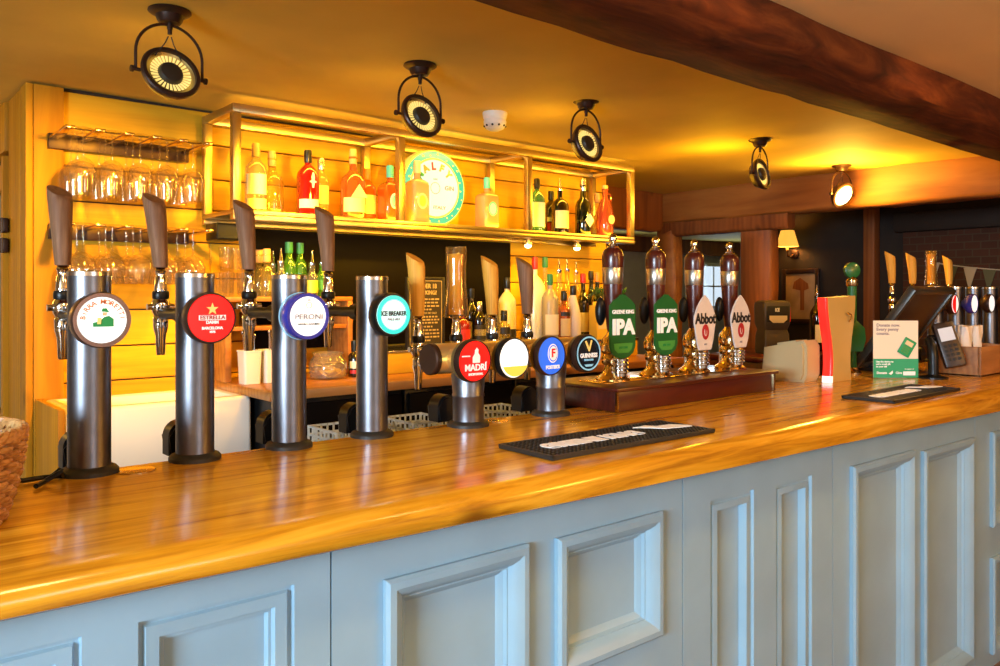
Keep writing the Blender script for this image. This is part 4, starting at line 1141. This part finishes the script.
# sink on its stand
t = thing('butler_sink', 'white ceramic butler sink below the glass racks', 'sink', (.95, 3.155, .77))
lo = []
for d, z in ((.0, .0), (-.002, .02), (.0, .27), (.004, .282), (.012, .286), (.032, .286), (.040, .28), (.045, .05)):
    w, dd = .322 - d, .185 - d
    lo.append(sect(w, dd, z))
MB().loft(lo).ob('sink_basin', CERAMIC, t, ang=50)
t = thing('sink_cabinet', 'wooden cabinet carrying the white butler sink', 'cabinet', (.95, 3.155, 0))
MB().box(-.322, .288, -.175, .185, 0, .7685, .004).ob('cabinet_body', BOXWOOD, t)
MB().box(-.347, -.3265, -.185, .185, 0, 1.06, .002).ob('side_panel', PINEV, t)

# dark mirror panel behind the bottles
o = MB().box(1.42, 2.93, 3.352, 3.3685, 1.20, 1.732, .002).ob('mirror_panel', DARKGLOSS); tag(o, 'dark tinted mirror panel on the wall below the gantry', 'mirror')

# raised bottle shelf at the sink end
t = thing('bottle_riser', 'small wooden shelf unit with glasses and bottles on top, at the sink end', 'shelf', (1.53, 3.255, BZ))
MB().box(-.29, .29, -.10, .09, .325, .345, .003).ob('riser_top', BACKTOP, t)
for x in (-.29, .265): MB().box(x, x + .025, -.10, .09, .001, .3245, .002).ob('riser_side', BACKTOP, t)
MB().box(-.2645, .2645, -.09, .09, .205, .222, .002).ob('riser_shelf', BACKTOP, t)
RT = BZ + .346
def tumbler(x, y, z, label, grp, r=.032, hh=.10, n=1):
    t = thing('tumbler', label, 'glass', (x, y, z), 0, grp)
    MB().lathe([(0, 0), (r * .82, 0), (r * .86, .004), (r, hh), (r * .95, hh), (r * .80, .014), (0, .012)], seg=24, caps=False).ob('tumbler_body', GWINE, t)
    return t
tb = None
for k, (px, y, z) in enumerate([(208, 3.30, RT), (219, 3.23, RT), (229, 3.30, RT), (240, 3.22, RT), (219, 3.23, RT + .102), (240, 3.22, RT + .102), (229, 3.30, RT + .102)]):
    x = max(1.283, at(px, y)) + (.0 if k % 2 == 0 else .01)
    xs = [1.275, 1.275, 1.342, 1.345][k] if k < 4 else [1.275, 1.345, 1.342][k - 4]
    lb = 'clear glass tumbler on the wooden shelf unit, beside the corked bottles'
    if tb is None: tb = tumbler(xs, y, z, lb, 'tumblers on the wooden shelf unit')
    else: dup(tb, (xs, y, z))
ck = None
for px, y in ((252, 3.29), (260, 3.20)):
    x = at(px, y) + .055
    B(('corked clear bottle on the wooden shelf unit, next to the tumblers', 'corked clear bottle on the wooden shelf unit, next to the spouted bottles')[ck is not None], at(px, y) + (.032 if ck is None else .03), y, RT, .20, .0245, GYEL, CORK, 'squat', name='corked_bottle'); ck = 1
B('clear spouted bottle next to the corked bottles, on the wooden shelf unit', at(273, 3.25), 3.25, RT, .135, .024, GCLEAR, 'pourer', 'round', [(.15, .5, LABELW)])
B('clear spouted bottle beside the tall green bottles, on the wooden shelf unit', at(281, 3.19), 3.19, RT, .145, .024, GCLEAR, 'pourer', 'round')
B('tall green bottle on the wooden shelf unit, nearer the corked bottles', at(289, 3.235), 3.235, RT, .235, .031, GGRN, CAPG, 'wine')
B('tall green bottle on the wooden shelf unit, nearer the lime bottles', at(300, 3.26), 3.26, RT, .235, .031, GGRN, CAPG, 'wine')
B('clear spouted bottle just past the tall green bottles', at(312, 3.195), 3.195, RT, .14, .026, GCLEAR, 'pourer', 'round', [(.1, .5, LABELY)])
B('lime green spouted bottle at the end of the wooden shelf unit', at(322, 3.22), 3.22, RT, .145, .028, GGRN, 'pourer', 'round', [(.2, .5, GREENLT)])
B('dark red jar bottle on the lower level of the wooden shelf unit', 1.36, 3.22, BZ + .2235, .10, .036, GDARK, CAPR, 'squat')
B('amber bottle on the lower level of the wooden shelf unit', 1.50, 3.21, BZ + .2235, .10, .032, GAMB, CAPK, 'squat')
B('small golden bottle on the lower level of the wooden shelf unit', 1.63, 3.21, BZ + .2235, .10, .03, GYEL, CAPS, 'squat')

# tubs, jar, black figure bottle
def tub(x, label, n):
    t = thing('cutlery_tub', label, 'tub', (x, 3.06, BZ + .001))
    MB().loft([sect2(.033, .010, 0), sect2(.038, .012, .125), sect2(.0405, .012, .126), sect2(.0405, .012, .132), sect2(.036, .012, .132), sect2(.031, .010, .01)]).ob('tub_body', TUBW, t, ang=50)
    rn = random.Random(n)
    for k in range(5):
        a = rn.uniform(0, 2 * PI); q = Vector((.022 * math.cos(a), .022 * math.sin(a), .012)); e = q * 1.0 + Vector((rn.uniform(-.02, .03), rn.uniform(-.01, .02), .19 + rn.uniform(-.02, .02)))
        s = MB().tube([q, (q + e) / 2, e], .0028, 8)
        s.sph(tuple(e), .007, 1, .4, 1.6, 10, 8)
        tag(s.ob('bar_spoon', CHROME), 'metal bar spoon standing in the white tubs', 'spoon', 'bar spoons in the white tubs', (x, 3.06, BZ + .001))
tub(1.30, 'white plastic tub with spoons, closer to the sink', 3); tub(1.388, 'white plastic tub with spoons, closer to the lemon jar', 8)
t = thing('lemon_jar', 'wide clear glass jar of lemon slices on the back worktop', 'jar', (1.635, 3.04, BZ + .001))
MB().lathe([(.06, 0), (.075, .006), (.08, .03), (.078, .07), (.066, .088), (.06, .095), (.064, .105), (.066, .11), (.061, .11), (.057, .096), (.064, .085), (.074, .068), (.076, .03), (.07, .008), (0, .006)], seg=36, caps=False).ob('jar_glass', GCLEAR, t)
rn = random.Random(5)
for k in range(12):
    a = rn.uniform(0, 2 * PI); r = rn.uniform(.0, .045); M = Matrix.Translation((r * math.cos(a), r * math.sin(a), .018 + .004 * k)) @ Matrix.Rotation(rn.uniform(-.5, .5), 4, 'X') @ Matrix.Rotation(rn.uniform(-.5, .5), 4, 'Y')
    o = MB().lathe([(0, -.002), (.024, -.002), (.026, 0), (.024, .002), (0, .002)], seg=20).xf(M).ob('lemon_slice', LABELY)
    tag(o, 'lemon slice inside the wide glass jar', 'lemon slice', 'lemon slices in the jar', (1.635, 3.04, BZ + .001))
B('black bottle with white and red label, beside the lemon jar', at(355, 3.03), 3.03, BZ + .001, .15, .03, GDARK, CAPK, 'wine', [(.1, .2, LABELR), (.25, .45, LABELW)])

# raised ledge with the bottle row
t = thing('back_ledge', 'pine ledge with pale metal top edge carrying the bottle row', 'shelf', (2.76, 3.17, BZ))
MB().box(-.86, .86, -.15, .17, .001, .093, .002).ob('ledge_front', PINE, t)
MB().box(-.865, .865, -.156, .172, .0935, .104, .002).ob('ledge_top', STEELD, t)
LT = BZ + .1045
# chalkboard
t = thing('chalkboard', 'small framed chalkboard notice standing behind the teal badge tower', 'sign', (at(426, 3.06), 3.06, LT))
MB().box(-.10, .10, 0, .012, 0, .325, .001).ob('board_face', CHALK, t, smooth=False)
b = MB(); b.box(-.106, -.096, -.006, .016, 0, .331, .002).box(.096, .106, -.006, .016, 0, .331, .002).box(-.096, .096, -.006, .016, .321, .331, .002).box(-.096, .096, -.006, .016, 0, .010, .002)
b.ob('board_frame', LABELK, t)
b = MB(); b.box(-.091, .091, -.0012, -.0002, .312, .315).box(-.091, .091, -.0012, -.0002, .016, .019).box(-.091, -.088, -.0012, -.0002, .016, .315).box(.088, .091, -.0012, -.0002, .016, .315).ob('gold_border', CHALKTX, t, smooth=False)
text('UNDER 18', .030, CHALKTX, t, (0, -.001, .288), fit=.12, bold=.0008); text('DRINKING?', .026, CHALKTX, t, (0, -.001, .258), fit=.12, bold=.0008)
b = MB(); rn = random.Random(9)
for k, z in enumerate((.228, .212, .196, .18, .146, .132, .118, .10, .084, .068, .052, .036)):
    x = -.07
    lim = .07 if k % 4 != 3 else .03
    while x < lim:
        w = rn.uniform(.008, .024); b.box(x, min(x + w, .075), -.001, -.0002, z - .0035, z + .0035); x += w + .006
b.ob('small_writing', CHALKTX, t, smooth=False)
text('NO PROOF NO SALE', .013, CHALKTX, t, (0, -.001, .163), fit=.12)

rows = [
 (462, 3.10, .20, .040, 'GRED', 'CAPK', 'squat', [(.1, .4, 'LABELR')], 'squat red bottle with black cap beside the pint glass tap handle'),
 (479, 3.14, .215, .036, 'GDARK', 'CAPS', 'round', [(.1, .45, 'LABELK'), (.2, .35, 'LABELC')], 'dark bottle with black and cream label on the ledge'),
 (471, 3.22, .28, .036, 'GDARK', 'CAPK', 'wine', [(.1, .4, 'LABELC')], 'tall dark wine-shaped bottle at the back of the ledge'),
 (491, 3.125, .22, .034, 'GCLEAR', 'CAPK', 'round', [(.05, .3, 'LABELC')], 'clear bottle with low cream label, past the dark labelled bottle'),
 (507, 3.20, .34, .048, 'CREAMB', 'CAPK', 'round', [(.06, .2, 'LABELK')], 'cream bottle with black neck beside the white bottle'),
 (504, 3.07, .17, .032, 'GYEL', 'CAPK', 'squat', [(.3, .5, 'LABELK')], 'short pale gold bottle in front of the cream bottle'),
 (535, 3.22, .455, .058, 'MALIBU', 'CAPR', 'round', [], 'tall white bottle with red cap on the ledge'),
 (550, 3.09, .36, .046, 'GMILK', 'CAPG', 'round', [(.1, .4, 'LABELW')], 'frosted bottle with green cap beside the tall white bottle'),
 (545, 3.27, .46, .036, 'GCLEAR', 'CAPG', 'wine', [(.1, .4, 'LABELC')], 'clear bottle with green top, behind the frosted one'),
 (559, 3.17, .40, .033, 'GCLEAR', 'pourer', 'round', [(.15, .45, 'LABELC')], 'tall clear spouted bottle, first past the frosted bottle'),
 (567, 3.22, .41, .038, 'GYEL', 'pourer', 'round', [(.15, .45, 'LABELY')], 'tall pale gold spouted bottle behind the white fluted bottle'),
 (576, 3.27, .40, .032, 'GCLEAR', 'pourer', 'round', [(.1, .4, 'LABELW')], 'tall clear spouted bottle at the back, past the white fluted bottle'),
 (573, 3.07, .30, .044, 'MALIBU', 'CAPK', 'flute', [], 'white fluted bottle with dark cap on the ledge'),
 (564, 3.06, .27, .034, 'GAMB', 'CAPK', 'round', [(.1, .45, 'LABELC'), (.5, .58, 'LABELK')], 'amber bottle between the frosted and fluted bottles'),
 (583, 3.18, .37, .034, 'GDARK', 'CAPR', 'wine', [(.1, .4, 'LABELC')], 'wine bottle with red foil behind the green garland'),
 (591, 3.26, .39, .034, 'GDKGRN', 'CAPK', 'wine', [(.1, .4, 'LABELW')], 'wine bottle with black foil behind the green garland'),
 (597, 3.18, .38, .034, 'GDKGRN', 'CAPO', 'wine', [(.1, .4, 'LABELO')], 'wine bottle with orange foil behind the green garland'),
 (609, 3.22, .34, .030, 'GCLEAR', 'CAPS', 'wine', [(.1, .4, 'LABELW')], 'clear bottle at the far end of the ledge'),
]
for (px, y, H, R, g, c, kd, lb, label) in rows:
    c_ = c if c == 'pourer' else globals()[c]
    B(label, at(px, y), y, LT, H, R, globals()[g], c_, kd, [(a, q, globals()[m]) for a, q, m in lb])
def carton(x, y, label, m, m2, hh=.19, w=.05):
    t = thing('snack_carton', label, 'carton', (x, y, LT))
    MB().box(-w, w, -.03, .03, 0, hh, .002).ob('carton_body', m, t, smooth=False)
    MB().box(-w * .8, w * .8, -.0315, -.0302, hh * .3, hh * .75).ob('carton_label', m2, t, smooth=False)
    MB().box(-w, w, -.003, .003, hh, hh + .02, .001).ob('carton_flap', m, t, smooth=False)
carton(3.335, 3.06, 'yellow carton on the ledge under the green garland', LABELY, LABELC); carton(3.46, 3.06, 'orange carton on the ledge under the green garland', LABELO, LABELR)
b = MB(); rn = random.Random(2)
for k in range(300):
    f = rn.random(); p = Vector((3.28 + .26 * f, 3.06 + rn.uniform(-.03, .03), LT + .235 + .012 * math.sin(f * 9) + rn.uniform(0, .035)))
    e = p + Vector((rn.uniform(-.02, .02), rn.uniform(-.02, .02), rn.uniform(-.006, .02)))
    b.tube([p, (p + e) / 2 + Vector((0, 0, .004)), e], [.003, .004, .0008], 5)
g = b.ob('green_garland', TINSEL); tag(g, 'dark green garland lying across the yellow and orange cartons', 'garland')

# warm puck lights under the gantry
for i, (px, lb) in enumerate(((528, 'small round warm light under the gantry, above the tall white bottle'), (577, 'small round warm light under the gantry, above the wine bottles'))):
    t = thing('puck_spotlight', lb, 'lamp', (at(px, 3.27), 3.27, 1.7565))
    MB().lathe([(0, 0), (.017, 0), (.017, -.020), (.028, -.022), (.028, -.034), (.022, -.038), (.022, -.0381)], seg=24, caps=False).ob('light_rim', BRASS, t)
    MB().sph((0, 0, -.04), .02, 1, 1, .8).ob('light_lens', BULB, t)

# dark side cabinet by the pillars with ice machine and spouted bottle
t = thing('side_cabinet', 'dark cabinet in the gap before the brown posts', 'cabinet', (4.42, 2.62, 0))
MB().box(-.38, .44, -.25, .25, 0, 1.06, .006).ob('cabinet_body', MAHOG, t)
MB().box(-.39, .45, -.26, .26, 1.061, 1.09, .004).ob('cabinet_top', MAHOG, t)
t = thing('ice_bucket', 'dark rounded ice machine with cream label, standing before the brown post', 'ice machine', (4.36, 2.60, 1.0915), -.5); t.scale = (.68, .6, .95)
MB().loft([sect(.118, .10, 0), sect(.122, .105, .03), sect(.118, .10, .12), sect(.108, .085, .15), sect(.125, .105, .19), sect(.128, .108, .30), sect(.12, .10, .325), sect(.09, .07, .335)]).ob('machine_body', DEVICE, t, ang=50)
MB().box(-.105, .105, -.112, -.1085, .20, .30, .002).ob('machine_front', BLACKM, t)
MB().prism([(-.085, .24), (.085, .24), (.085, .215), (.05, .195), (-.05, .195), (-.085, .215)], -.1128, -.1142).ob('cream_label', LABELC, t, smooth=False)
text('ICE', .028, LABELW, t, (-.01, -.1135, .275), bold=.002)
MB().box(.123, .132, -.09, .06, .20, .30, .003).ob('red_light_strip', REDLIT, t)
B('black spouted bottle on the dark cabinet, behind the pint shaped font', 4.74, 2.52, 1.0915, .37, .042, GDARK, 'pourer', 'round', [(.15, .45, LABELC)])

# far wall things
t = thing('wall_sconce', 'lit wall sconce with amber fabric shade on the dark wall', 'wall lamp', (6.5, 3.66, 1.80))
MB().lathe([(.04, 0), (.04, .012), (.02, .02), (0, .02)], (0, 0, 0), (-1, 0, 0), 24).ob('backplate', IRON, t)
MB().tube([(-.015, 0, 0), (-.07, 0, -.03), (-.12, 0, -.02), (-.12, 0, .03)], .008, 8).ob('lamp_arm', IRON, t)
MB().cyl((-.12, 0, .03), (-.12, 0, .09), .012).ob('candle_tube', LABELC, t)
MB().lathe([(.095, .06), (.055, .20), (.053, .20), (.093, .06)], (-.12, 0, 0), seg=28, caps=False).ob('lamp_shade', SHADE, t)
t = thing('picture_frame', 'framed picture in a dark frame on the wall below the sconce', 'picture', (6.498, 3.60, 1.43)); t.scale = (1, .72, .85)
b = MB(); b.box(-.02, 0, -.24, -.19, -.28, .28, .004).box(-.02, 0, .19, .24, -.28, .28, .004).box(-.02, 0, -.19, .19, -.28, -.23, .004).box(-.02, 0, -.19, .19, .23, .28, .004)
b.ob('frame', IRON, t)
MB().box(-.01, -.002, -.19, .19, -.23, .23).ob('picture_sheet', PICT, t, smooth=False)
MB().prism([(-.05, -.14), (.0, -.14), (.0, .06), (.10, .08), (.08, .15), (.0, .19), (-.10, .13), (-.11, .08), (-.05, .06)], -.012, -.0105, 'yz').ob('painted_shape', POSTWOOD, t, smooth=False)
t = thing('hanging_bunting', 'string of cream and olive bunting across the brick wall', 'bunting', (6.432, 1.6, 1.70))
n = 15; W = .95
MB().tube([(0, -W + 2 * W * k / 24, -.10 * (1 - ((k - 12) / 12) ** 2)) for k in range(25)], .005, 6).ob('string', BUNT[0], t)
for k in range(n):
    y = -W + 2 * W * (k + .5) / n; z = -.10 * (1 - (y / W) ** 2)
    MB().prism([(y - .045, z), (y + .045, z), (y + .008, z - .17)], -.003, .003, 'yz').ob('pennant', BUNT[k % 2], t, smooth=False)

# ------------------------------------------------------------------ light
def light(name, kind, loc, energy, color, target=None, size=.2, size_y=None, spot=None, blend=.6, spread=None):
    l = bpy.data.lights.new(name, kind); l.energy = energy; l.color = color
    if kind == 'AREA':
        l.size = size
        if size_y: l.shape = 'RECTANGLE'; l.size_y = size_y
        if spread: l.spread = math.radians(spread)
    else:
        l.shadow_soft_size = size
    if kind == 'SPOT': l.spot_size = math.radians(spot or 90); l.spot_blend = blend
    o = bpy.data.objects.new(name, l); col.objects.link(o); o.location = loc
    if target:
        o.rotation_euler = (Vector(target) - Vector(loc)).to_track_quat('-Z', 'Y').to_euler()
    return o
WARM = (1, .50, .014)
# added strip lights along the gantry, brightening wall, bottles and ceiling
light('gantry_fill_top', 'AREA', (2.4, 3.075, 2.15), 6, WARM, (2.4, 3.30, 1.85), 2.25, .02)
light('gantry_fill_shelf', 'AREA', (2.4, 3.06, 1.785), 5, WARM, (2.4, 3.30, 2.15), 2.25, .02)
light('gantry_fill_under', 'AREA', (2.4, 3.075, 1.73), 9, WARM, (2.4, 3.25, 1.1), 2.25, .02)
# ceiling spotlights, aimed at the back wall as their heads point
for (x, y, tl, e) in ((.736, 2.269, 22, 135), (1.559, 2.252, 20, 110), (2.348, 2.225, 16, 90), (3.606, 2.218, 12, 60)):
    a = math.radians(tl + 6); p = Vector((x, y + .05, CEIL - .20))
    light('spot_lamp', 'SPOT', p, e, WARM, p + Vector((0, math.cos(a), -math.sin(a))), .035, spot=82, blend=.8)
light('lit_spot_lamp', 'POINT', (4.63, 2.27, 2.03), 34, (1, .52, .06), size=.05)
# added fill points, set off the lamps, to brighten the aisle ceiling
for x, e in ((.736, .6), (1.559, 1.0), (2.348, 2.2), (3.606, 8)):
    light('ceiling_fill', 'POINT', (x, 2.46, 1.99), e, WARM, size=.08)
light('lounge_fill.001', 'POINT', (-1.3, -1.6, 1.75), 10, (1, .5, .14), size=.15)  # added unseen points, warm fill for the customers' room
light('lounge_fill.002', 'POINT', (1.0, -2.2, 1.7), 18, (1, .5, .14), size=.15)
light('sconce_bulb', 'POINT', (6.38, 3.66, 1.93), 4.5, (1, .6, .2), size=.04)
light('wine_puck', 'SPOT', (at(577, 3.27), 3.27, 1.68), 2.5, WARM, (at(577, 3.3), 3.25, 1.0), .02, spot=130)
light('white_puck', 'SPOT', (at(528, 3.27), 3.27, 1.68), 2.5, WARM, (at(528, 3.3), 3.25, 1.0), .02, spot=130)
# daylight through the customers' side windows
DAY = (.62, .82, 1)
light('window_daylight', 'AREA', (-2.88, -.35, 1.66), 265, DAY, (1.0, .3, .9), 1.5, .6)
light('window_daylight.001', 'AREA', (1.1, -3.40, 1.42), 20, DAY, (1.2, 1.0, 1.0), 1.5, .95)
light('passage_fill', 'POINT', (-.2, 4.1, 1.75), 9, (1, .5, .05), size=.1)  # added unseen point to brighten the passage return boards
light('far_room_fill', 'POINT', (6.2, 5.4, 1.95), 12, (1, .66, .3), size=.1)  # added warm fill point, no fitting in the far room
light('far_daylight', 'AREA', (7.6, 6.85, 1.6), 5, DAY, (7.0, 4.0, 1.2), .6, .6)
light('far_daylight.001', 'AREA', (10.1, 6.85, 1.6), 8, DAY, (9.0, 4.0, 1.2), .8, .6)
# warm ceiling downlights on the customers' side
for x in (.35, 1.35, 2.35, 3.7):
    light('customer_downlight', 'SPOT', (x, .52, 2.07), 26, (1, .55, .18), (x + .15, 1.75, 1.15), .08, spot=95, blend=.7)
light('lounge_fill', 'POINT', (2.9, -.9, 1.75), 64, (1, .45, .06), size=.15)  # added unseen fill, warms the front ceiling and the bar fronts
w = bpy.data.worlds.new('world'); sc.world = w; w.use_nodes = True
w.node_tree.nodes['Background'].inputs[0].default_value = (.02, .018, .016, 1)
